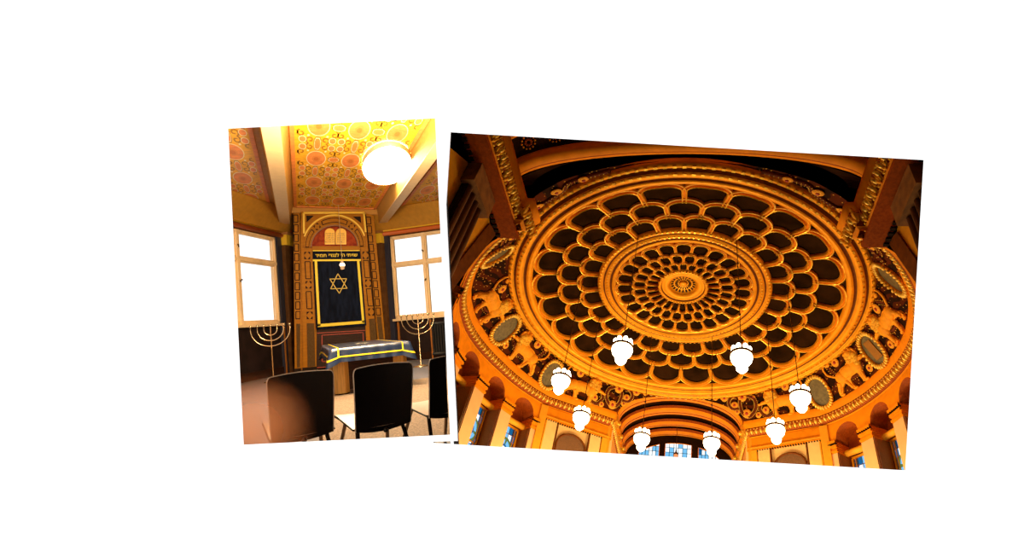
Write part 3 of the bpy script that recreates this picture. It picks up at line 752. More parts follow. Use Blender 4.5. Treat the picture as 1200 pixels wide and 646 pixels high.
# --- rear vault, ribs, nave cornice walls
m_ = MB()
m_.sweep([[Vector((x, -5.45, h + .12)), Vector((x, -5.60, h)), Vector((x, -12, h))] for x, h in arch(3.85, 1.28, base=8.9)], 0, True)
m_.sweep([[Vector((x, -5.45, h)), Vector((x * .9, -5.2, h + .45))] for x, h in arch(3.9, 1.35, base=8.9)], 0)
tagit(build('ceiling_rear_vault', m_, darkv, M=T2), 'black barrel vault over the rear arm', 'ceiling', kind='structure')
for y0, y1, lb in ((-5.98, -5.62, 'lower arch rib of the dark rear vault, beside the round ceiling'), (-6.95, -6.55, 'upper arch rib of the dark rear vault, above the row of dotted rosettes'), (-8.3, -7.9, 'third arch rib of the rear vault')):
    root = thing('arch_rib', 'orange ' + lb, 'arch', T2, 'ribs of the rear vault'); m_ = MB(); rows = []
    prof = [(y0, .2), (y0, .02), (y0 + .06, -.05), (y1 - .12, -.06), (y1 - .06, 0), (y1, .02), (y1, .22)]
    for k in range(37):
        t = PI - PI * k / 36; rows.append([Vector(((3.70 + d_) * cos(t), y_, 8.9 + (1.05 + d_) * sin(t))) for y_, d_ in prof])
    m_.sweep(rows, [0, 0, 0, 1, 0, 0], True); build('moulding', m_, [orange, redbrown], root)
for x in (-3.4, -2.85, -2.25, -1.65, -1.0, -.35, .35, 1.0, 1.65, 2.25, 2.8, 3.3):
    t = math.acos(x / 3.83); c = Vector((3.83 * cos(t), -6.27, 8.9 + 1.26 * sin(t)))
    root = thing('dotted_rosette', 'dotted gold rosette on the black rear vault, %s' % ('left of the middle' if x < 0 else 'right of the middle'), 'rosette', FM(*c), 'dotted rosettes on the rear vault %s' % ('left' if x < 0 else 'right'))
    T = Vector((-sin(t) * 3.83, 0, cos(t) * 1.26)).normalized(); Y = Vector((0, 1, 0)); m_ = MB()
    for k in range(12):
        a = 2 * PI * k / 12; m_.ball((T * cos(a) + Y * sin(a)) * .155 - T.cross(Y) * 0 + Vector((0, 0, -.02)), .026, 0, 6, 4)
    build('dots', m_, gold, root)
    m_ = MB()
    for k in range(8):
        a = 2 * PI * k / 8; m_.ball((T * cos(a) + Y * sin(a)) * .07 + Vector((0, 0, -.02)), .03, 0, 6, 4)
    build('centre', m_, redbrown, root)
for sg in (-1, 1):
    sd = 'left' if sg < 0 else 'right'; m_ = MB()
    # red-brown soffit panel, dark modillions, beige wall, dark return
    def bx(x0, y0, z0, x1, y1, z1, mi): m_.box((min(x0, x1), y0, z0), (max(x0, x1), y1, z1), mi)
    bx(sg * 3.80, -10.5, 8.36, sg * 4.30, -4.40, 8.46, 0)
    px_poly0 = [(574, 262), (527, 321), (440, 440), (400, 300), (500, 150), (560, 200), (572, 240)]; P0_ = [f_x(a_, b_, -4.34) for a_, b_ in px_poly0]; P0_ = [Vector((sg * abs(p.x), p.y, p.z)) for p in P0_]; m_.prism(P0_, (sg * .1, 0, 0), 1)
    XW = -4.30
    def px_poly(pts, X, th, mi):
        P_ = [f_x(px, py, X) for px, py in pts]
        if sg > 0: P_ = [Vector((-p.x, p.y, p.z)) for p in P_]
        m_.prism(P_, (sg * th, 0, 0), mi)
    px_poly([(574, 262), (582, 274), (556, 306), (540, 327), (512, 366), (490, 372), (527, 321)], XW, .06, 2)
    build('wall_rear_%s' % sd, m_, [redbrown, yellow, brownl], M=T2, clip=2)
    tagit(bpy.context.scene.objects['wall_rear_%s' % sd], 'ochre side wall under the cornice of the rear arm, %s' % sd, 'wall', kind='structure')
    root = thing('fluted_pilaster', 'fluted pilaster with plain brown capital at the %s edge, under the cornice' % sd, 'pilaster', T2)
    m_ = MB(); bx(sg * 4.02, -6.55, 7.75, sg * 4.32, -5.55, 8.30, 0); build('capital', m_, mat('capital_brown', (.24, .10, .02), .6, var=.3, scale=6), root, clip=2)
    m_ = MB(); bx(sg * 4.18, -6.45, LOW, sg * 4.32, -5.65, 7.75, 1)
    for k in range(4): m_.tube([(sg * 4.18, -6.36 + .2 * k, LOW), (sg * 4.18, -6.36 + .2 * k, 7.75)], .07, 0, 8)
    build('shaft', m_, [mat('shaft_brown', (.16, .065, .015), .6), ark_d], root, clip=2)
    root = thing('modillion_row', 'row of small dark brackets along the %s rear cornice' % sd, 'brackets', T2); m_ = MB()
    for k in range(34): m_.box((min(sg * 4.20, sg * 4.30), -9.5 + .15 * k, 8.31), (max(sg * 4.20, sg * 4.30), -9.43 + .15 * k, 8.37))
    build('brackets', m_, ark_d, root, clip=2)
    # leaf ornament along the straight cornice and on the projecting block
    root = thing('acanthus_band', 'gilded acanthus leaf band on the %s pier cornice' % sd, 'carved ornament', T2); m_ = MB(); rnd = random.Random(3)
    for (x_, y0, y1) in ((3.72, -9.2, -5.1), (3.53, -5.05, -4.40)):
        n = int((y1 - y0) / .30)
        for k in range(n + 1):
            yy = y0 + (y1 - y0) * k / max(n, 1); c = Vector((sg * (x_ + .02), yy, 8.60))
            al = Vector((sg * .42, 0, -.9)).normalized(); T = Vector((0, 1, 0)); dn = T.cross(al) if T.cross(al).z < 0 else -T.cross(al)
            m_.ball(c, 1, 0, 10, 6, (.06, .12, .06), (T, al, dn))
            for s2 in (-1, 1):
                pts = [c + T * (s2 * (.02 + .10 * t)) + al * (.13 - .26 * t + .05 * sin(t * 6)) + dn * .05 for t in (0, .25, .5, .75, 1)]
                m_.tube(pts, [.03, .04, .035, .03, .015], 1, 6)
            m_.ball(c + T * .15 + al * -.1 + dn * .03, .045, 0, 6, 5); m_.ball(c + T * .15 + al * .1 + dn * .03, .035, 1, 6, 5)
    build('leaves', m_, [bead, gold_b], root, clip=2)

# --- pendant lamps
def make_lamp(M, label, top):
    root = thing('pendant_lamp', label, 'pendant lamp', M, 'ring of glowing pendant lamps')
    m_ = MB(); m_.lathe([(.001, -.38), (.07, -.37), (.125, -.31), (.135, -.25), (.12, -.19)], seg=20); build('bottom_globe', m_, shade_g, root)
    m_ = MB(); m_.lathe([(.12, -.19), (.17, -.16), (.225, -.09), (.25, .0), (.245, .06), (.22, .10)], seg=24); build('glass_shade', m_, shade_g, root)
    m_ = MB(); m_.lathe([(.225, .085), (.258, .095), (.258, .135), (.22, .145)], seg=24); m_.lathe([(.001, .42), (.03, .40), (.02, .36), (.06, .30), (.10, .27), (.001, .26)], seg=12)
    for k in range(8):
        a = 2 * PI * k / 8; m_.tube([(.22 * sin(a), .22 * cos(a), .12), (.09 * sin(a), .09 * cos(a), .28)], .008, 0, 5)
    build('metal_crown', m_, chainm, root)
    b0 = None
    for k in range(8):
        a = 2 * PI * (k + .5) / 8
        if b0 is None:
            m_ = MB(); m_.ball((0, 0, 0), .058, 0, 10, 8, (1, 1, 1.25)); b0 = build('bulb', m_, bulb_g, root); b = b0
        else: b = b0.copy(); COL.objects.link(b); b.parent = root
        b.location = (.19 * sin(a), .19 * cos(a), .225)
    m_ = MB(); m_.tube([(0, 0, .40), (0, 0, top)], .011, 0, 5)
    for t in (.25, .5, .75): m_.ball((0, 0, .4 + (top - .4) * t), .035, 0, 6, 5)
    build('chain', m_, chainm, root)
    return root
HL = 6.75
for px, py, lb in ((729, 411, 'large glowing pendant lamp in front of the round ceiling, left of the pair'), (657, 447, 'glowing pendant lamp over the frieze at left, second from the top left'), (681, 490, 'glowing pendant lamp in front of the beige wall at left'),
                   (752, 515, 'glowing pendant lamp under the front arch, left one'), (834, 520, 'glowing pendant lamp under the front arch, right one'), (909, 505, 'glowing pendant lamp in front of the beige wall at right'),
                   (938, 467, 'glowing pendant lamp over the frieze at right'), (869, 420, 'large glowing pendant lamp in front of the round ceiling, right of the pair')):
    p = f_at(px, py, HL); r = math.hypot(p.x, p.y)
    p.z = HL
    make_lamp(FM(*p), lb, 10.65 - HL + (.0 if r < 2.8 else -.15))
# small unlit lamp in the front arm
p = f_y(792, 534, 8.0)
root = thing('small_lantern', 'small dark hanging lantern before the middle stained glass light', 'lantern', FM(*p))
m_ = MB(); m_.tube([(0, 0, .2), (0, 0, 10.1 - p.z)], .010, 0, 5); build('chain', m_, chainm, root)
m_ = MB(); m_.lathe([(.001, -.14), (.06, -.12), (.09, -.02), (.085, .03)], seg=14); build('glass', m_, emat('lantern_amber', (1, .35, .12), 1.0), root)
m_ = MB(); m_.lathe([(.10, .03), (.11, .06), (.05, .12), (.02, .2), (.03, .24), (.001, .27)], seg=14); build('cap', m_, chainm, root)

# ================================================================== PRAYER ROOM
ZC = 4.75; YK = 17.0
L0, L1 = Vector((-1.35, 16.05, 0)), Vector((-.24, 18.06, 0)); R0_, R1_ = Vector((2.50, 17.43, 0)), Vector((3.73, 16.14, 0))
m_ = MB(); m_.box((-9, 2.2, -.1), (6, 20, 0)); 
floor_m = mat('floor_grey_carpet', (0.15, 0.145, 0.18), .4, col2=(0.21, 0.20, 0.235), scale=14, bump=.1)
tagit(build('floor', m_, floor_m, clip=1), 'grey floor of the prayer room', 'floor', kind='structure')
m_ = MB(); m_.box((.1, 5.0, 0), (2.3, 10.9, .008)); tagit(build('carpet', m_, mat('beige_carpet', (.25, .18, .13), .8, var=.45, scale=60, bump=.3), clip=1), 'speckled beige carpet between chairs and table', 'carpet')
m_ = MB(); m_.box((-9, 2.2, ZC), (6, 20, ZC + .1)); tagit(build('ceiling', m_, cove_m, clip=1), 'ochre ceiling of the prayer room', 'ceiling', kind='structure')

# painted ceiling panels
def pattern(poly_ok, cols, y1, name, lab, spec=None):
    root = thing(name, lab, 'painted ceiling', WM(0, 0, ZC))
    Z = -.012
    base = MB(); base.add([(x, y, Z) for x, y in spec], [tuple(range(len(spec)))]); build('yellow_ground', base, ceil_y, root, clip=1)
    m_ = MB(); ky = 3.0
    def disc(cx, cy, r, mi, z, n=28):
        pts = [(cx + r * cos(2 * PI * i / n), cy + r * ky * sin(2 * PI * i / n)) for i in range(n)]
        if not all(poly_ok(*p) for p in pts):
            pts2 = [p for p in pts if poly_ok(*p)]
            if len(pts2) < n * .55: return
            pts = pts2
        m_.add([(x, y, z) for x, y in pts], [tuple(range(len(pts)))], mi)
    def link(cx, cy, lx, ly, z):
        for k, mi in ((1.0, 3), (.74, 1), (.56, 0), (.22, 4)):
            a, b = lx * k ** .5, ly * k ** .5
            pts = [(cx + a, cy + b * .5), (cx + a * .5, cy + b), (cx - a * .5, cy + b), (cx - a, cy + b * .5), (cx - a, cy - b * .5), (cx - a * .5, cy - b), (cx + a * .5, cy - b), (cx + a, cy - b * .5)]
            if all(poly_ok(*p) for p in pts): m_.add([(x, y, z) for x, y in pts], [tuple(range(8))], mi)
            z -= .0012
    def scroll(cx, cy, sx, sy, s, z):
        pts = []
        for i in range(13):
            t = i / 12; a = -1.2 + t * 6.6; r = s * 1.15 * (1 - .75 * t); pts.append((cx + sx * (r * cos(a) ), cy + sy * ky * r * sin(a)))
        for a, b in zip(pts, pts[1:]):
            d = Vector((b[0] - a[0], (b[1] - a[1]))); n = Vector((-d.y, d.x)).normalized() * s * .22
            q = [(a[0] + n.x, a[1] + n.y * ky), (b[0] + n.x, b[1] + n.y * ky), (b[0] - n.x, b[1] - n.y * ky), (a[0] - n.x, a[1] - n.y * ky)]
            if all(poly_ok(*p) for p in q): m_.add([(x, y, z) for x, y in q], [(0, 1, 2, 3)], 3)
    PX_, PY_ = .645, 1.965
    yy = y1
    while yy > 6.0:
        for cx in cols:
            disc(cx, yy, .178, 1, Z - .004); disc(cx, yy, .164, 0, Z - .0055); disc(cx, yy, .075, 4, Z - .0085); disc(cx, yy, .045, 2, Z - .010)
            link(cx + PX_ / 2, yy, .115, .20, Z - .004); link(cx, yy + PY_ / 2, .062, .42, Z - .004)
            for sx in (-1, 1):
                for sy in (-1, 1):
                    disc(cx + PX_ / 2 + sx * .076, yy + PY_ / 2 + sy * .225, .064, 1, Z - .003); disc(cx + PX_ / 2 + sx * .076, yy + PY_ / 2 + sy * .225, .052, 0, Z - .0045)
                    disc(cx + PX_ / 2 + sx * .17, yy + PY_ / 2 + sy * .46, .020, 1, Z - .003, 8)
                    scroll(cx + sx * .125, yy + PY_ / 2 + sy * .20, sx, sy, .062, Z - .002)
                    scroll(cx + PX_ / 2 + sx * .055, yy + sy * .42, -sx, sy, .058, Z - .0025)
        yy -= PY_
    build('painted_pattern', m_, [ceil_o, ceil_w, ceil_oi, ceil_b, mat('ceiling_mid_orange', (.74, .25, .05), .55)], root, clip=1)
    return root
cxa, cxb = .07, 2.11
pr = pattern(lambda x, y: cxa + .05 < x < cxb - .05 and y < 16.9, [-.18, .465, 1.11, 1.755], 16.10, 'ceiling_panel', 'central painted ceiling panel with orange medallions and scrolls', [(cxa, 6), (cxb, 6), (cxb, 17.0), (cxa, 17.0)])
m_ = MB()
for a, b in (((cxa - .05, 6, -.03), (cxa + .02, 17.05, 0)), ((cxb - .02, 6, -.03), (cxb + .05, 17.05, 0)), ((cxa, 16.93, -.03), (cxb, 17.05, 0))): m_.box(a, b)
build('orange_border', m_, ceil_o, pr, clip=1)
sl = (17.22 - 16.46) / (-.57 + 1.33)
pl = pattern(lambda x, y: x < -.62 and y < 17.1 + (x + .57) * sl * 1.0, [-.935 - .645 * k for k in range(8)], 16.05, 'ceiling_panel', 'left painted ceiling panel beyond the beam', [(-.57, 6), (-.57, 17.2), (-3.6, 17.2 - 3.03 * sl), (-6.6, 8.2), (-7, 6)])
m_ = MB(); m_.box((-.60, 6, -.03), (-.53, 17.2, 0)); n_ = Vector((-1, -sl, 0)).normalized()
m_.hexa([Vector((-.55, 17.25, z)) + n_ * t + Vector((.0, s, 0)) for z in (-.03, 0) for t, s in ((0, -.12), (5, -.12), (5, .0), (0, .0))]); build('orange_border', m_, ceil_o, pl, clip=1)
sr = -1.0
prr = pattern(lambda x, y: x > 2.95 and y < 17.0 - (x - 2.5) * 1.0, [3.15, 3.795, 4.44], 16.35, 'ceiling_panel', 'right painted ceiling panel beyond the beam', [(2.85, 6), (5.6, 6), (5.6, 13.8), (2.85, 16.6)])
m_ = MB(); m_.box((2.80, 6, -.03), (2.87, 16.6, 0)); n_ = Vector((1, -1, 0)).normalized()
m_.hexa([Vector((2.82, 16.6, z)) + n_ * t + Vector((0, s, 0)) for z in (-.03, 0) for t, s in ((0, 0), (5, 0), (5, .14), (0, .14))]); build('orange_border', m_, ceil_o, prr, clip=1)

for x0, x1, xs0, xs1, yb, lb in ((-.36, -.10, -.44, .0, 17.6, 'cream ceiling beam left of the central painted panel'), (2.26, 2.48, 2.18, 2.62, 17.5, 'cream ceiling beam right of the central painted panel')):
    root = thing('ceiling_beam', lb, 'beam', WM((x0 + x1) / 2, 0, 4.35)); xm = (x0 + x1) / 2
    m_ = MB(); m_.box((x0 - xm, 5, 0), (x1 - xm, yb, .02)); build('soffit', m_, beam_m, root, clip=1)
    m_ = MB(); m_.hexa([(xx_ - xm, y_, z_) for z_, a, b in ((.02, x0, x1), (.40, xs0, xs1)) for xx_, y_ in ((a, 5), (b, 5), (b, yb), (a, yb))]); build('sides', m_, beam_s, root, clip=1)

# left and right window walls
def wall_frame(A, B):
    d = (B - A).normalized(); n = Vector((d.y, -d.x, 0))
    if n.dot(CAM - A) < 0: n = -n
    return A, d, n
def mk_wallside(sd, A, B, s0, s1, w0, w1, z0, z1, mulls, trans, other):
    A, d, n = wall_frame(A, B)
    P = lambda s, z, o=0: A + d * s + n * o + Vector((0, 0, z))
    m_ = MB()
    def slab(a, b, h0, h1, o, mi, th=.1): m_.hexa([P(s, h, oo) for h in (h0, h1) for s, oo in ((a, o), (b, o), (b, o - th), (a, o - th))], mi)
    # wall with an opening
    slab(s0, s1, 0, z0, 0, 1); slab(s0, s1, z1, 4.75, 0, 0); slab(s0, w0, z0, z1, 0, 2); slab(w1, s1, z0, z1, 0, 0)
    o = build('wall_side_%s' % sd, m_, [wall_br, wall_dk, wall_bl], clip=1); tagit(o, 'dark wall with tall window on the %s of the prayer room' % sd, 'wall', kind='structure')
    # coved ochre strip above, gold line and red rail
    m_ = MB(); m_.hexa([P(s, h, oo) for h, o1 in ((4.10, .06), (4.72, .50)) for s, oo in ((s0, o1), (s1, o1), (s1, 0), (s0, 0))], 0)
    tagit(build('trim_%d' % (7 if sd == 'left' else 8), m_, [cove_m], clip=1), 'ochre cove above the %s window' % sd, 'trim', kind='structure')
    m_ = MB(); m_.tube([P(s0, 4.03, .05), P(s1, 4.03, .05)], .065, 0, 12); root = thing('picture_rail', 'red orange rail with gold line above the %s window' % sd, 'rail', WM(0, 0, 0)); build('rail', m_, rail_m, root, clip=1)
    m_ = MB(); m_.tube([P(s0, 4.12, .10), P(s1, 4.12, .10)], .018, 0, 6); build('gold_line', m_, ark_y, root, clip=1)
    # baseboard
    m_ = MB(); slab(s0, s1, 0, .22, .04, 0, .06); tagit(build('baseboard_%s' % sd, m_, wood_d, clip=1), kind='structure')
    # window
    root = thing('window_%d' % (20 if sd == 'left' else 21), None, None, WM(0, 0, 0), kind='structure'); root['label'] = 'bright pine framed window on the %s of the prayer room' % sd
    def bar(nm, bars, o, th):
        m_ = MB()
        for a, b, h0, h1 in bars: m_.hexa([P(s, h, oo) for h in (h0, h1) for s, oo in ((a, o), (b, o), (b, o - th), (a, o - th))])
        return build(nm, m_, winw, root, clip=1)
    fw_ = .055
    bar('frame', [(w0, w0 + fw_, z0, z1), (w1 - fw_, w1, z0, z1), (w0, w1, z1 - .06, z1), (w0, w1, z0, z0 + .07)], .03, .14)
    for mu in mulls: bar('mullion', [(mu - .05, mu + .05, z0, z1)], .045, .15)
    bar('transom', [(w0, w1, trans - .045, trans + .045)], .04, .14)
    xs = [w0 + fw_] + [v for mu in mulls for v in (mu - .05, mu + .05)] + [w1 - fw_]
    for a, b in zip(xs[::2], xs[1::2]):
        for h0, h1 in ((z0 + .07, trans - .045), (trans + .045, z1 - .06)):
            bar('sash', [(a, a + .035, h0, h1), (b - .035, b, h0, h1), (a, b, h0, h0 + .04), (a, b, h1 - .04, h1)], .0, .06)
            m_ = MB(); m_.hexa([P(s, h, oo) for h in (h0 + .04, h1 - .04) for s, oo in ((a + .035, -.03), (b - .035, -.03), (b - .035, -.036), (a + .035, -.036))]); build('pane', m_, glass, root, clip=1)
    for mu in mulls:
        for hh in (trans - .55, trans + .35):
            m_ = MB(); m_.ball(P(mu + (.03 if hh < trans else -.03), hh, .07), .022, 0, 8, 6); m_.hexa([P(mu + ds, hh + dz, oo) for dz in (-.06, .0) for ds, oo in ((-.012, .05), (.012, .05), (.012, .07), (-.012, .07))]); build('handle', m_, ark_p, root, clip=1)
    m_ = MB(); m_.hexa([P(s, h, oo) for h in (z0 - .07, z0) for s, oo in ((w0 - .06, .10), (w1 + .1, .10), (w1 + .1, -.1), (w0 - .06, -.1))]); build('window_sill', m_, winw, root, clip=1)
    return P
PL = mk_wallside('left', L0, L1, -15.5, 2.6, -1.55, 1.72, 1.46, 3.93, [.12], 3.17, None)
PR = mk_wallside('right', R0_, R1_, -.9, 4.2, .10, 3.5, 1.32, 3.92, [1.28], 3.02, None)
# posts and jambs
def post(name, lb, px0, px1, plan, ztop, mt, o=.12, cap=None, ca=None):
    root = thing(name, lb, 'post', WM(0, 0, 0)); m_ = MB()
    P, a, b = plan
    m_.hexa([P(s, h, oo) for h in (0, ztop) for s, oo in ((a, o), (b, o), (b, -.02), (a, -.02))]); build('shaft', m_, mt, root, clip=1)
    if cap:
        m_ = MB(); m_.hexa([P(s, h, oo) for h in (ztop, ztop + .30) for s, oo in ((a - .01, o + .06), (b + .01, o + .06), (b + .01, -.02), (a - .01, -.02))]); build('capital', m_, cap, root, clip=1)
        m_ = MB()
        m_.hexa([P(s, h, oo) for h in (ztop + .30, ztop + .38) for s, oo in ((a - .05, o + .12), (b + .05, o + .12), (b + .05, -.02), (a - .05, -.02))]); build('cap_moulding', m_, mat('cap_brown', (.35, .15, .04), .5), root, clip=1)
    return root
post('pilaster_post', 'brown post with yellow capital between the left window and the ark', 0, 0, (PL, 2.00, 2.38), 3.75, wall_br, .14, ark_y)
post('jamb_strip', 'blue black strip beside the left window', 0, 0, (PL, 1.76, 1.96), 4.0, wall_bl, .06)
post('pilaster_post', 'brown post with yellow capital between the ark and the right window', 0, 0, (PR, -.42, -.12), 3.75, wall_br, .14, ark_y)
post('jamb_strip', 'blue black strip beside the right window', 0, 0, (PR, -.10, .07), 4.0, wall_bl, .06)
post('orange_strip', 'thin orange strip in the dark panel under the left window', 0, 0, (PL, 1.80, 1.85), 1.35, mat('strip_orange', (.45, .15, .02), .5), .075)
post('orange_strip', 'thin orange strip in the dark panel left of the right menorah', 0, 0, (PR, .16, .20), 1.22, mat('strip_orange', (.45, .15, .02), .5), .05)
post('orange_strip', 'thin orange strip between the right menorah and the black radiator', 0, 0, (PR, 1.32, 1.37), 1.22, mat('strip_orange', (.45, .15, .02), .5), .05)
# radiator
root = thing('radiator', 'black column radiator under the right window', 'radiator', WM(0, 0, 0)); m_ = MB()
for k in range(9): m_.tube([PR(1.46 + .09 * k, .12, .12), PR(1.46 + .09 * k, 1.10, .12)], .035, 0, 8)
build('columns', m_, radm, root, clip=1); m_ = MB(); m_.tube([PR(1.42, 1.08, .12), PR(2.25, 1.08, .12)], .045, 0, 8); m_.tube([PR(1.42, .16, .12), PR(2.25, .16, .12)], .045, 0, 8); build('header', m_, radm, root, clip=1)
# back wall behind the ark
m_ = MB(); m_.box((-.32, 18.1, 0), (2.12, 18.2, 4.8)); tagit(build('wall_ark', m_, wall_br, clip=1), kind='structure')
m_ = MB(); m_.hexa([(-.45, 17.10, 4.58), (2.6, 17.10, 4.58), (2.6, 17.3, 4.58), (-.45, 17.3, 4.58), (-.45, 17.04, 4.75), (2.6, 17.04, 4.75), (2.6, 17.3, 4.75), (-.45, 17.3, 4.75)]); tagit(build('trim_9', m_, cove_m, clip=1), 'ochre strip between the ark and the ceiling', 'trim', kind='structure')

# ---- the ark
ark = thing('torah_ark', 'tall ochre painted ark with arched top and inlaid pilasters', 'ark', WM(1.08, YK, 0))
def AP(px, py, o=0.0):
    v = on_y(px, py, YK); return Vector((v.x - 1.08, -o, v.z))
def aslab(m_, pts, o, th, mi=0): m_.prism([AP(*p, o) for p in pts], (0, th, 0), mi)
def abar(m_, a, b, w, o, th, mi=0):
    A, B = AP(*a, o), AP(*b, o); d = (B - A).normalized(); n = Vector((d.z, 0, -d.x)) * w / 2
    m_.prism([A + n, B + n, B - n, A - n], (0, th, 0), mi)
zfix = lambda p: p
m_ = MB()
aslab(m_, [(352.6, 248.2), (427.5, 247.6), (443.5, 426), (351.5, 434)], .0, .5)
build('body', m_, ark_w, ark)
for (tl, tr, br, bl) in (((343.8, 250), (351.3, 249.6), (352.3, 434.6), (345.4, 435.4)), ((429.2, 250), (438.2, 252), (454, 424), (445.2, 425.6))):
    m_ = MB(); aslab(m_, [tl, tr, br, bl], -.04, .4); aslab(m_, [(bl[0] - 1, bl[1] - 3), (br[0] + .6, br[1] - 3), (br[0] + .6, br[1] + .4), (bl[0] - 1, bl[1] + .4)], .04, .4, 1); build('outer_pilaster', m_, [ark_w, ark_d], ark)
for (tl, tr, br, bl) in (((353.3, 293), (366.2, 293), (370.6, 432.5), (355, 434)), ((422.4, 292.5), (430.8, 292), (443.6, 426), (430.8, 428))):
    m_ = MB(); aslab(m_, [tl, tr, br, bl], .07, .1); aslab(m_, [(bl[0] - .6, bl[1] - 3), (br[0] + .6, br[1] - 3), (br[0] + .6, br[1] + .8), (bl[0] - .6, bl[1] + .8)], .11, .1, 1); build('inner_pilaster', m_, [ark_w, ark_d], ark)
def frame_box(m_, cx, cy, w, h, o, lw=.022, lean=0.0, mi=0):
    q = [(cx - w / 2 - lean * h / 2, cy - h / 2), (cx + w / 2 - lean * h / 2, cy - h / 2), (cx + w / 2 + lean * h / 2, cy + h / 2), (cx - w / 2 + lean * h / 2, cy + h / 2)]
    for i in range(4): abar(m_, q[i], q[(i + 1) % 4], lw, o, .012, mi)
def loz(m_, cx, cy, w, h, o, rot=0.0):
    c, s = cos(rot), sin(rot); R = lambda x, y: (cx + x * c - y * s, cy + x * s + y * c)
    for a, b in ((-1, -1), (1, -1), (1, 1), (-1, 1)):
        aslab(m_, [R(a * w / 2, b * h / 2), R(a * w / 2 * .15, b * h / 2), R(a * w / 2, b * h / 2 * .15)], o, .012)
for i in range(11):
    t = i / 10; m_ = MB(); frame_box(m_, 346.6 + 2.6 * t, 256.2 + 113.2 * t, 5.0, 8.6, -.03 + .0, .024); build('inlay_box', m_, ark_d, ark)
    m_ = MB(); frame_box(m_, 432.0 + 11.5 * t, 258.2 + 107 * t, 5.0, 8.4, -.03, .024, .09); build('inlay_box', m_, ark_d, ark)
for cx, cy in ((360.0, 300), (361.5, 334.2), (362.9, 369.8), (428.0, 299.6), (431.2, 332.3), (434.7, 365.8)):
    m_ = MB(); loz(m_, cx, cy, 7, 8.6, .085); build('inlay_lozenge', m_, ark_d, ark)
for cx, cy in ((360.8, 317.1), (362.2, 352), (429.5, 315.8), (433.0, 348.8)):
    m_ = MB(); frame_box(m_, cx, cy, 6.0, 20, .085, .022, .05 if cx < 400 else .1); build('inlay_panel', m_, ark_d, ark)
for q in (((359.4, 379), (368.2, 379), (369.4, 429), (360.4, 430)), ((347.3, 379.5), (352.0, 379.5), (352.4, 430.5), (348.0, 431)), ((431.8, 374), (439.4, 373.5), (443, 424), (435.5, 425)), ((441.5, 371), (446.8, 371), (452.5, 422), (447.2, 423))):
    m_ = MB(); aslab(m_, list(q), .085 if q[0][0] not in (347.3, 441.5) else -.025, .012); build('dark_panel', m_, ark_p, ark)
# arch: elliptic centre in pixels
ACX, ACY = 391.8, 289.5
def ell(a, b, t): return (ACX + a * cos(t), ACY - b * sin(t) + (t - PI / 2) * .35)
def arcband(m_, a0, b0, a1, b1, t0, t1, o, th, mi=0, n=20):
    for i in range(n):
        u, v = t0 + (t1 - t0) * i / n, t0 + (t1 - t0) * (i + 1) / n
        aslab(m_, [ell(a0, b0, u), ell(a1, b1, u), ell(a1, b1, v), ell(a0, b0, v)], o, th, mi)
m_ = MB(); arcband(m_, 27.3, 24.6, 36.3, 35.6, 0.0, PI, .06, .08); build('arch_band', m_, ark_w, ark)
m_ = MB(); arcband(m_, 26.6, 23.9, 28.0, 25.4, 0, PI, .10, .1); build('arch_rim', m_, mat('ark_rim_brown', (.25, .09, .012), .5), ark)
m_ = MB(); arcband(m_, 36.3, 35.6, 38.0, 37.6, .34, PI - .34, .085, .04, 0, 32)
abar(m_, (355.6, 250.2), (427.0, 249.8), .055, .08, .04); abar(m_, (355.8, 250.4), (356.2, 274), .05, .08, .04); abar(m_, (426.0, 250), (428.2, 272.5), .05, .08, .04); build('yellow_frame', m_, ark_y, ark)
for q in (((359, 253), (367.6, 253.2), (359.4, 260.6)), ((413.5, 254.2), (422.6, 254.0), (423.2, 261.6))):
    m_ = MB(); aslab(m_, list(q), .03, .02); build('spandrel_inlay', m_, ark_d, ark)
for t0, t1 in ((1.10, 2.04),):
    m_ = MB()
    for a, b in ((29.6, 28.0), (33.4, 32.8)): arcband(m_, a, b, a + .6, b + .8, t0, t1, .07, .012)
    for t in (t0, t1): abar(m_, ell(29.8, 28.0, t), ell(33.8, 33.4, t), .022, .07, .012)
    build('inlay_arc', m_, ark_d, ark)
for t0, t1 in ((.0, .66), (PI - .66, PI)):
    m_ = MB()
    for a, b in ((29.6, 28.0), (33.4, 32.8)): arcband(m_, a, b, a + .6, b + .8, t0, t1, .07, .012)
    for t in (t0, t1): abar(m_, ell(29.8, 28.0, t), ell(33.8, 33.4, t), .022, .07, .012)
    build('inlay_arc', m_, ark_d, ark)
for t in (.88, PI - .88):
    c = ell(31.8, 30.6, t); m_ = MB(); loz(m_, c[0], c[1], 6.5, 6.5, .07, -(t - PI / 2)); build('inlay_lozenge', m_, ark_d, ark)
m_ = MB(); aslab(m_, [ell(26.9, 24.2, PI * i / 24) for i in range(25)], .012, .05); build('red_marble_field', m_, ark_red, ark)
m_ = MB(); aslab(m_, [(366, 289.0), (421, 288.8), (421.6, 293.4), (366.2, 293.6)], .075, .12); build('ledge', m_, ark_w, ark)
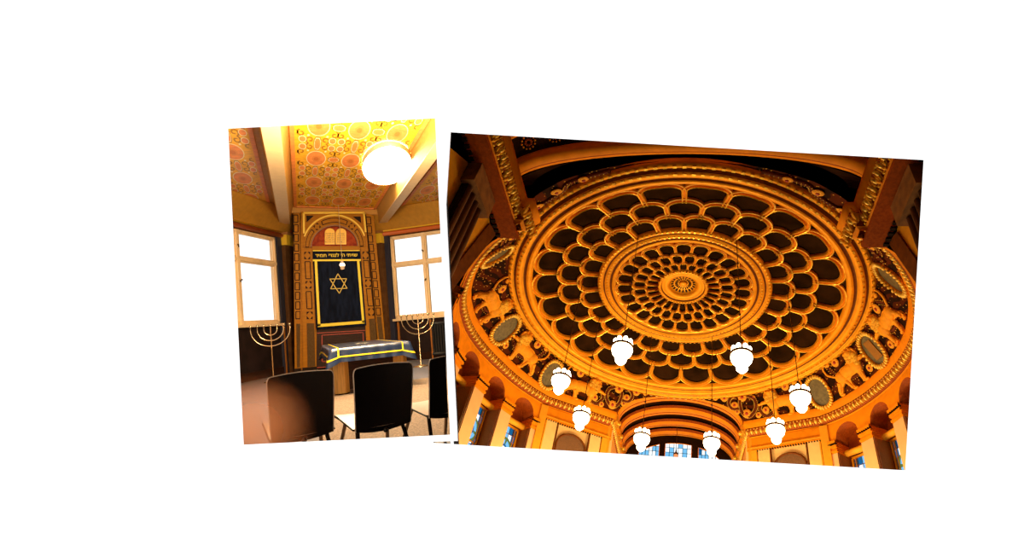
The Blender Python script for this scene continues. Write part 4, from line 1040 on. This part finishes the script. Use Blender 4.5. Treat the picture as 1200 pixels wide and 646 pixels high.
# stone tablets with lettering
tab = thing('stone_tablets', 'pair of yellow round topped tablets on red marble above the curtain', 'tablets', WM(1.08, YK, 0)); tab.parent = None
L1T = ['אנכי ה׳', 'לא יהיה', 'לא תשא', 'זכור את', 'כבד את']; L2T = ['לא תרצח', 'לא תנאף', 'לא תגנב', 'לא תענה', 'לא תחמד']
RX = Matrix.Rotation(PI / 2, 4, 'X')
for x0, x1, cx, lines in ((380.6, 392.3, 386.4, L2T), (393.3, 405.6, 399.4, L1T)):
    m_ = MB(); pts = [(x0, 287.0)] + [((x0 + x1) / 2 + (x1 - x0) / 2 * cos(PI - PI * i / 12), 273.5 - 5.4 * sin(PI * i / 12)) for i in range(13)] + [(x1, 287.0)]
    aslab(m_, pts, .07, .05); t_tab = build('tablet', m_, tab_y, tab)
    for k, ln in enumerate(lines):
        v = AP(cx, 274.4 + 2.45 * k, .078); text_mesh(ln[::-1], .062, 'engraved_text', tab_t, t_tab, Matrix.Translation(v) @ RX)
# curtain with valance
cur = thing('ark_curtain', 'dark navy ark curtain with yellow border and six pointed star', 'curtain', WM(1.08, YK, 0))
m_ = MB(); aslab(m_, [(366.3, 293.8), (421.3, 293.6), (422.6, 306.4), (366.4, 307.4)], .13, .03); build('valance', m_, navy, cur)
m_ = MB(); abar(m_, (366.5, 294.7), (421.2, 294.5), .028, .14, .012); abar(m_, (366.4, 305.9), (422.4, 305.5), .05, .14, .012); build('valance_braid', m_, yel, cur)
v = AP(394.4, 300.1, .142)
text_mesh('שויתי ה׳ לנגדי תמיד'[::-1], .138, 'hebrew_inscription', yel, cur, Matrix.Translation(v) @ RX)
# velvet with soft folds
def CQ(u, v): # u,v in 0..1 over the hanging
    x0, x1 = 366.6 + (370.6 - 366.6) * v, 422.6 + (429 - 422.6) * v
    y0, y1 = 306.6, 386.4 + (381.6 - 386.4) * u
    return x0 + (x1 - x0) * u, y0 + (y1 - y0) * v
m_ = MB(); n1, n2 = 40, 14; rows = []
for j in range(n2 + 1):
    row = []
    for i in range(n1 + 1):
        u, v = i / n1, j / n2; o_ = .10 + .018 * sin(u * 34 + v * 2) * v + .008 * sin(u * 71 + 1) * v
        row.append(AP(*CQ(u, v), o_))
    rows.append(row)
m_.sweep(rows, 0, True); build('velvet', m_, navy, cur)
m_ = MB()
for a, b in (((.06, 0), (.06, .955)), ((.94, 0), (.94, .955))): abar(m_, CQ(*a), CQ(*b), .062, .135, .012)
abar(m_, CQ(.035, .945), CQ(.965, .945), .085, .135, .012)
build('yellow_border', m_, yel, cur)
m_ = MB(); top, bot, lu, ru, ll, rl = (395.6, 321.4), (397.4, 344.4), (386.2, 327.6), (405.8, 327.2), (387.2, 339.0), (406.4, 338.4)
for tri in ((top, ll, rl), (bot, lu, ru)):
    for i in range(3): abar(m_, tri[i], tri[(i + 1) % 3], .020, .137, .010)
build('star', m_, mat('star_gold', (.75, .50, .06), .5), cur)
# lower doors of the ark
m_ = MB(); aslab(m_, [(371.2, 384), (430.2, 380.5), (431.5, 428), (371, 432)], .02, .05); build('lower_panel', m_, wood_d, ark)
m_ = MB()
for a, b in (((371.5, 390.6), (430, 387.2)), ((377.3, 393.0), (425.2, 389.8)), ((377.3, 393), (377.6, 424)), ((425.2, 389.8), (427, 424)), ((371.5, 431), (431, 427)), ((377.6, 424), (427, 421))): abar(m_, a, b, .022, .035, .012)
build('red_line', m_, redln, ark)

# ---- hanging eternal light
pa = on_z(395.8, 236.5, ZC); v = None
lp = on_y(402.0, 310.0, pa.y)
root = thing('hanging_lamp', 'small glowing lamp on a thin wire in front of the curtain', 'lamp', WM(lp.x, 16.55, lp.z))
lz = lp.z
m_ = MB(); top_w = Vector((pa.x - lp.x, pa.y - 16.55, ZC - lz)); m_.tube([(0, 0, .13), (0, 0, ZC - lz)], .006, 0, 5); build('wire', m_, mat('wire_pale', (.7, .55, .35), .4), root)
m_ = MB(); m_.lathe([(.045, -.10), (.055, -.10), (.06, .02), (.04, .10)], seg=16); m_.lathe([(.001, .10), (.05, .10), (.03, .14), (.001, .15)], seg=12); build('glass_holder', m_, mat('lamp_glass_pale', (.85, .6, .4), .2), root)
m_ = MB(); m_.ball((0, -.0, .02), .068, 0, 12, 8, (1, 1, 1.1)); build('bulb', m_, emat('ner_glow', (1, .72, .42), 7), root)

# ---- ceiling disc lamp
root = thing('ceiling_disc_lamp', 'large glowing white disc lamp on the painted ceiling', 'ceiling lamp', WM(1.82, 12.13, ZC - .10))
A_, B_ = Vector((.42, -.58, 0)), Vector((.27, 1.41, 0)); n = 64
ring = lambda k, z: [A_ * (cos(2 * PI * i / n) * k) + B_ * (sin(2 * PI * i / n) * k) + Vector((0, 0, z)) for i in range(n)]
m_ = MB(); m_.sweep([[ring(1, 0.07)[i], ring(1.0, -.01)[i], ring(.985, -.03)[i]] for i in range(n)], 0, True, True); build('rim', m_, mat('lamp_rim_cream', (.8, .5, .3), .4), root)
m_ = MB(); rr_ = ring(.985, -.02); m_.add([Vector((0, 0, -.035))] + rr_, [(0, 1 + i, 1 + (i + 1) % n) for i in range(n)], 0); build('diffuser', m_, disc_g, root)

# ---- table with cloth
tx0, tx1, ty0, ty1, tz = .41, 1.62, 9.75, 13.4, .80
tb = thing('table', 'narrow table on oak pedestal legs under the navy cloth', 'table', WM((tx0 + tx1) / 2, (ty0 + ty1) / 2, 0)); cx_, cy_ = (tx0 + tx1) / 2, (ty0 + ty1) / 2
m_ = MB(); m_.box((tx0 - cx_, ty0 - cy_, tz - .05), (tx1 - cx_, ty1 - cy_, tz)); build('tabletop', m_, wood_y, tb)
def octo(cx, cy, r, z0, z1, m_, sx=1, mi=0):
    m_.prism([Vector((cx + r * cos(PI / 8 + PI / 4 * i) * sx, cy + r * sin(PI / 8 + PI / 4 * i), z0)) for i in range(8)], (0, 0, z1 - z0), mi)
for x in (tx0 + .14, tx1 - .12):
    for y in ((ty0 + .35),(ty1 - .35)):
        m_ = MB(); octo(x - cx_, y - cy_, .125, .03, tz - .05, m_); octo(x - cx_, y - cy_, .115, 0, .03, m_, 1, 1); build('leg', m_, [wood_y, ark_d], tb)
m_ = MB(); m_.box((tx0 + .2 - cx_, ty0 + .30 - cy_, .08), (tx1 - .2 - cx_, ty0 + .36 - cy_, tz - .05)); build('front_panel', m_, wood_d, tb)
tc = thing('tablecloth', 'navy blue cloth with yellow stripes draped over the table', 'tablecloth', WM(cx_, cy_, tz))
hx, hy = (tx1 - tx0) / 2 + .01, (ty1 - ty0) / 2 + .01
def ring_c(t):  # perimeter 0..4 (side index + fraction)
    k = int(t) % 4; f = t - int(t)
    c = [(-hx, -hy), (hx, -hy), (hx, hy), (-hx, hy)]; a = c[k]; b = c[(k + 1) % 4]
    return Vector((a[0] + (b[0] - a[0]) * f, a[1] + (b[1] - a[1]) * f, 0)), [Vector((0, -1, 0)), Vector((1, 0, 0)), Vector((0, 1, 0)), Vector((-1, 0, 0))][k], f
def drape(t, v, o=0.0):
    p, nrm, f = ring_c(t); drop = .235
    cd = min(f, 1 - f); cor = max(0, 1 - cd / .10)
    k = int(t) % 4
    nn = nrm
    if f < .10: nn = (nrm + [Vector((-1, 0, 0)), Vector((0, -1, 0)), Vector((1, 0, 0)), Vector((0, 1, 0))][k] * (1 - f / .1) * .9)
    if f > .90: nn = (nrm + [Vector((1, 0, 0)), Vector((0, 1, 0)), Vector((-1, 0, 0)), Vector((0, -1, 0))][k] * ((f - .9) / .1) * .9)
    d = drop + .10 * cor; out = .012 + v * (.03 + .05 * cor) + .012 * sin(t * 40) * v
    return p + nn * (out + o) + Vector((0, 0, -d * v + .012))
m_ = MB(); N = 160
m_.add([(-hx, -hy, .012), (hx, -hy, .012), (hx, hy, .012), (-hx, hy, .012)], [(0, 1, 2, 3)])
m_.sweep([[ring_c(4 * i / N)[0] + Vector((0, 0, .012))] + [drape(4 * i / N, v) for v in (.02, .25, .5, .75, 1)] for i in range(N)], 0, True, True); build('cloth', m_, cloth, tc)
m_ = MB(); m_.sweep([[drape(4 * i / N, v, .008) for v in (.56, .66)] for i in range(N)], 0, True, True)
for x in (-hx + .10, hx - .13):
    m_.add([(x, -hy, .016), (x + .02, -hy, .016), (x + .02, hy, .016), (x, hy, .016)], [(0, 1, 2, 3)]);
    t = (x + hx) / (2 * hx); m_.sweep([[drape(tt, v, .008) for v in (.0, .3, .6)] for tt in (t, t + .016)], 0)
m_.sweep([[Vector((x, -hy + .45, .016)), Vector((x, -hy + .57, .016))] for x in (-hx, hx)], 0) if False else None
build('yellow_stripe', m_, yel, tc)
m_ = MB()
for r0 in (0, PI):
    tri = [Vector((.13 * sin(r0 + 2 * PI * i / 3), .42 * cos(r0 + 2 * PI * i / 3) - .2, .018)) for i in range(3)]
    for i in range(3):
        a, b = tri[i], tri[(i + 1) % 3]; d = (b - a).normalized(); nn = Vector((-d.y, d.x, 0)) * .012; m_.add([a + nn, b + nn, b - nn, a - nn], [(0, 1, 2, 3)])
build('embroidered_star', m_, mat('star_silver', (.75, .7, .6), .4), tc)

# ---- menorahs
def menorah(x, y, zt, lb):
    root = thing('menorah', lb, 'menorah', WM(x, y, 0), 'tall brass menorahs')
    m_ = MB(); m_.lathe([(.001, 0), (.20, 0), (.20, .012), (.12, .035), (.03, .06), (.015, .1)], seg=24); build('base', m_, brass, root)
    m_ = MB(); m_.tube([(0, 0, .06), (0, 0, zt)], .013, 0, 8); build('stem', m_, brass, root)
    for r in (.133, .266, .40):
        m_ = MB(); m_.tube([(-r, 0, zt)] + [(-r * cos(PI * i / 24), 0, zt - .07 * 1 - r * sin(PI * i / 24)) for i in range(25)] + [(r, 0, zt)], .012, 0, 8); build('arm', m_, brass, root)
    for i in range(-3, 4):
        m_ = MB(); m_.lathe([(.001, 0), (.012, 0), (.028, .02), (.024, .06), (.001, .06)], c=(.133 * i, 0, zt), seg=12); build('candle_cup', m_, brass, root)
menorah(-.63, 15.04, 1.34, 'seven armed brass menorah under the left window')
menorah(2.60, 14.06, 1.31, 'seven armed brass menorah right of the table')

# ---- chairs
def make_chair(M, label, clip=0):
    root = thing('chair', label, 'chair', M, 'row of dark shell chairs')
    w, zt, zb = .195, .825, .385
    def prof(u, t):   # t 0 bottom..1 top of the back; returns point of the back surface
        ww = w * (1 - .06 * (1 - t)) ; bow = .05 * (u * u) ; return Vector((u * ww, .06 * (1 - t) - .02 - bow + (.05 * (1 - t) ** 2), zb + (zt - zb) * t))
    n = 14; rows_f, rows_b = [], []
    def corner(u, t):
        # rounded top corners and softly curved bottom edge
        if t > .9:
            k = (t - .9) / .1; lim = 1 - .10 * (1 - math.sqrt(max(0, 1 - k * k))); u = u * lim
        z = 0
        if t < .15: z = -.035 * (1 - abs(u) ** 2) * (1 - t / .15)
        p = prof(u, t); p.z += z + .012 * (1 - u * u) * t; return p
    ts = [0, .05, .1, .15, .3, .5, .7, .85, .9, .94, .97, .99, 1.0]
    m_ = MB(); rf = [[corner(-1 + 2 * i / n, t) for i in range(n + 1)] for t in ts]; m_.sweep(rf, 0, True); build('back_shell', m_, chair_b, root, clip=clip)
    rb = [[p + Vector((0, .014, 0)) for p in r] for r in rf]
    m_ = MB(); m_.sweep(rb, 0, True); build('back_lining', m_, chair_s, root, clip=clip)
    loop = [r[0] for r in rf] + rf[-1][1:-1] + [r[-1] for r in reversed(rf)]
    m_ = MB(); m_.tube([p + Vector((0, .007, 0)) for p in loop], .0065, 0, 6); build('back_edge', m_, chair_e, root, clip=clip)
    # seat
    def seat(u, t, dz=0): return Vector((u * w * (1.0 + .08 * t), .07 + .68 * t, .405 + .05 * t - .015 * (1 - u * u) - (.03 * max(0, t - .85) / .15) + dz))
    m_ = MB(); m_.sweep([[seat(-1 + 2 * i / 10, t) for i in range(11)] for t in (0, .2, .4, .6, .8, .9, 1)], 0, True); build('seat', m_, chair_s, root, clip=clip)
    m_ = MB(); m_.sweep([[seat(-1 + 2 * i / 10, t, -.014) for i in range(11)] for t in (0, .2, .4, .6, .8, .9, 1)], 0, True); build('seat_underside', m_, chair_b, root, clip=clip)
    m_ = MB(); m_.tube([seat(-1, t, -.007) for t in (0, .3, .6, .9, 1)], .007, 0, 6); m_.tube([seat(1, t, -.007) for t in (0, .3, .6, .9, 1)], .007, 0, 6); build('seat_edge', m_, chair_b, root, clip=clip)
    for sx in (-1, 1):
        for y0, y1, mt in ((.16, -.05, chair_l), (.55, .80, chair_lw)):
            m_ = MB(); m_.tube([(sx * .15, y0, .395), (sx * .20, y1, 0)], .014, 0, 8); build('leg', m_, mt, root, clip=clip)
    m_ = MB(); m_.tube([(-.15, .16, .388), (.15, .16, .388)], .012, 0, 8); m_.tube([(-.15, .55, .40), (.15, .55, .40)], .012, 0, 8); m_.ball((0, -.0, .37), .018, 0, 8, 6); build('under_frame', m_, chair_l, root, clip=clip)
    return root
ch = make_chair(WM(-.022, 4.2, 0, rad(5)), 'dark shell chair at the lower left, seen from behind')
make_chair(WM(.978, 4.08, 0, rad(8)), 'dark shell chair at the right end of the row, cut by the edge', 1)
for x, y, a, lb in ((.474, 4.02, 7, 'dark shell chair in the middle of the row, in front of the table'),):
    copy_tree(ch, WM(x, y, 0, rad(a)), lb)

# ---- blurred fingertip at the lower left corner
def finger_mat():
    m = bpy.data.materials.new('soft_skin'); m.use_nodes = True; nt = m.node_tree; N_ = nt.nodes; b = N_['Principled BSDF']
    b.inputs['Base Color'].default_value = (1.0, .36, .12, 1); b.inputs['Roughness'].default_value = .7; b.inputs['Subsurface Weight'].default_value = 0
    lw = N_.new('ShaderNodeLayerWeight'); lw.inputs['Blend'].default_value = .5
    r1 = N_.new('ShaderNodeMath'); r1.operation = 'SUBTRACT'; r1.inputs[0].default_value = 1.0; nt.links.new(lw.outputs['Facing'], r1.inputs[1])
    r2 = N_.new('ShaderNodeMath'); r2.operation = 'POWER'; r2.inputs[1].default_value = 3.6; nt.links.new(r1.outputs[0], r2.inputs[0])
    r = N_.new('ShaderNodeMath'); r.operation = 'MULTIPLY'; r.inputs[1].default_value = .62; nt.links.new(r2.outputs[0], r.inputs[0])
    t = N_.new('ShaderNodeBsdfTransparent'); mx = N_.new('ShaderNodeMixShader'); nt.links.new(r.outputs[0], mx.inputs[0]); nt.links.new(t.outputs[0], mx.inputs[1]); nt.links.new(b.outputs[0], mx.inputs[2])
    nt.links.new(mx.outputs[0], N_['Material Output'].inputs['Surface']); return m
a, b = bp(228, 592, 2.45), bp(336, 450, 2.45)
m_ = MB(); vs = [a + (b - a) * t for t in (0, .2, .4, .55, .68, .78, .86, .92, .965, .99, 1)]
m_.tube([v - a for v in vs], [.34, .34, .335, .32, .295, .262, .22, .17, .115, .06, .004], 0, 48)
o = build('fingertip', m_, finger_mat(), M=Matrix.Translation(a)); tagit(o, 'soft blurred orange fingertip in the lower left corner before the chair', 'finger')

# ================================================================== LIGHT
wd = bpy.data.worlds.new('sky'); sc.world = wd; wd.use_nodes = True
wd.node_tree.nodes['Background'].inputs['Color'].default_value = (1, 1, 1, 1); wd.node_tree.nodes['Background'].inputs['Strength'].default_value = 1.45
def light(name, typ, M, energy, col, size=.2, sy=None, spot=None):
    l = bpy.data.lights.new(name, typ); l.energy = energy; l.color = col
    if typ == 'AREA':
        l.size = size
        if sy: l.shape = 'RECTANGLE'; l.size_y = sy
    else: l.shadow_soft_size = size
    o = bpy.data.objects.new(name, l); COL.objects.link(o); o.matrix_basis = M; return o
# added fill lights without lamp bodies, out of view, to brighten the hall
for x, y, e in ((0, 4.2, 900), (-3.6, 2.6, 600), (3.6, 2.6, 600), (0, -1, 120)):
    light('floor_chandelier', 'POINT', FM(x, y, 4.2), e, (1, .70, .36), .5)
# daylight in the prayer room comes from the windows (sky); added bodiless fill light brightens room and ceiling
light('room_lamp', 'POINT', WM(.9, 8.8, 3.0), 1100, (1, .78, .46), .5)

# ================================================================== CAMERA
cd = bpy.data.cameras.new('camera'); cd.sensor_fit = 'HORIZONTAL'; cd.sensor_width = 36
cd.lens = F_PX / 1200 * 36; cd.shift_x = -(PPX - 600) / 1200; cd.shift_y = (PPY - 323) / 1200
cd.clip_start = .05; cd.clip_end = 200
co = bpy.data.objects.new('camera', cd); COL.objects.link(co); co.matrix_basis = CAMM; sc.camera = co
sc.view_settings.view_transform = 'Standard'; sc.view_settings.look = 'None'; sc.view_settings.gamma = 1; sc.view_settings.exposure = 0
sc.view_settings.use_curve_mapping = False
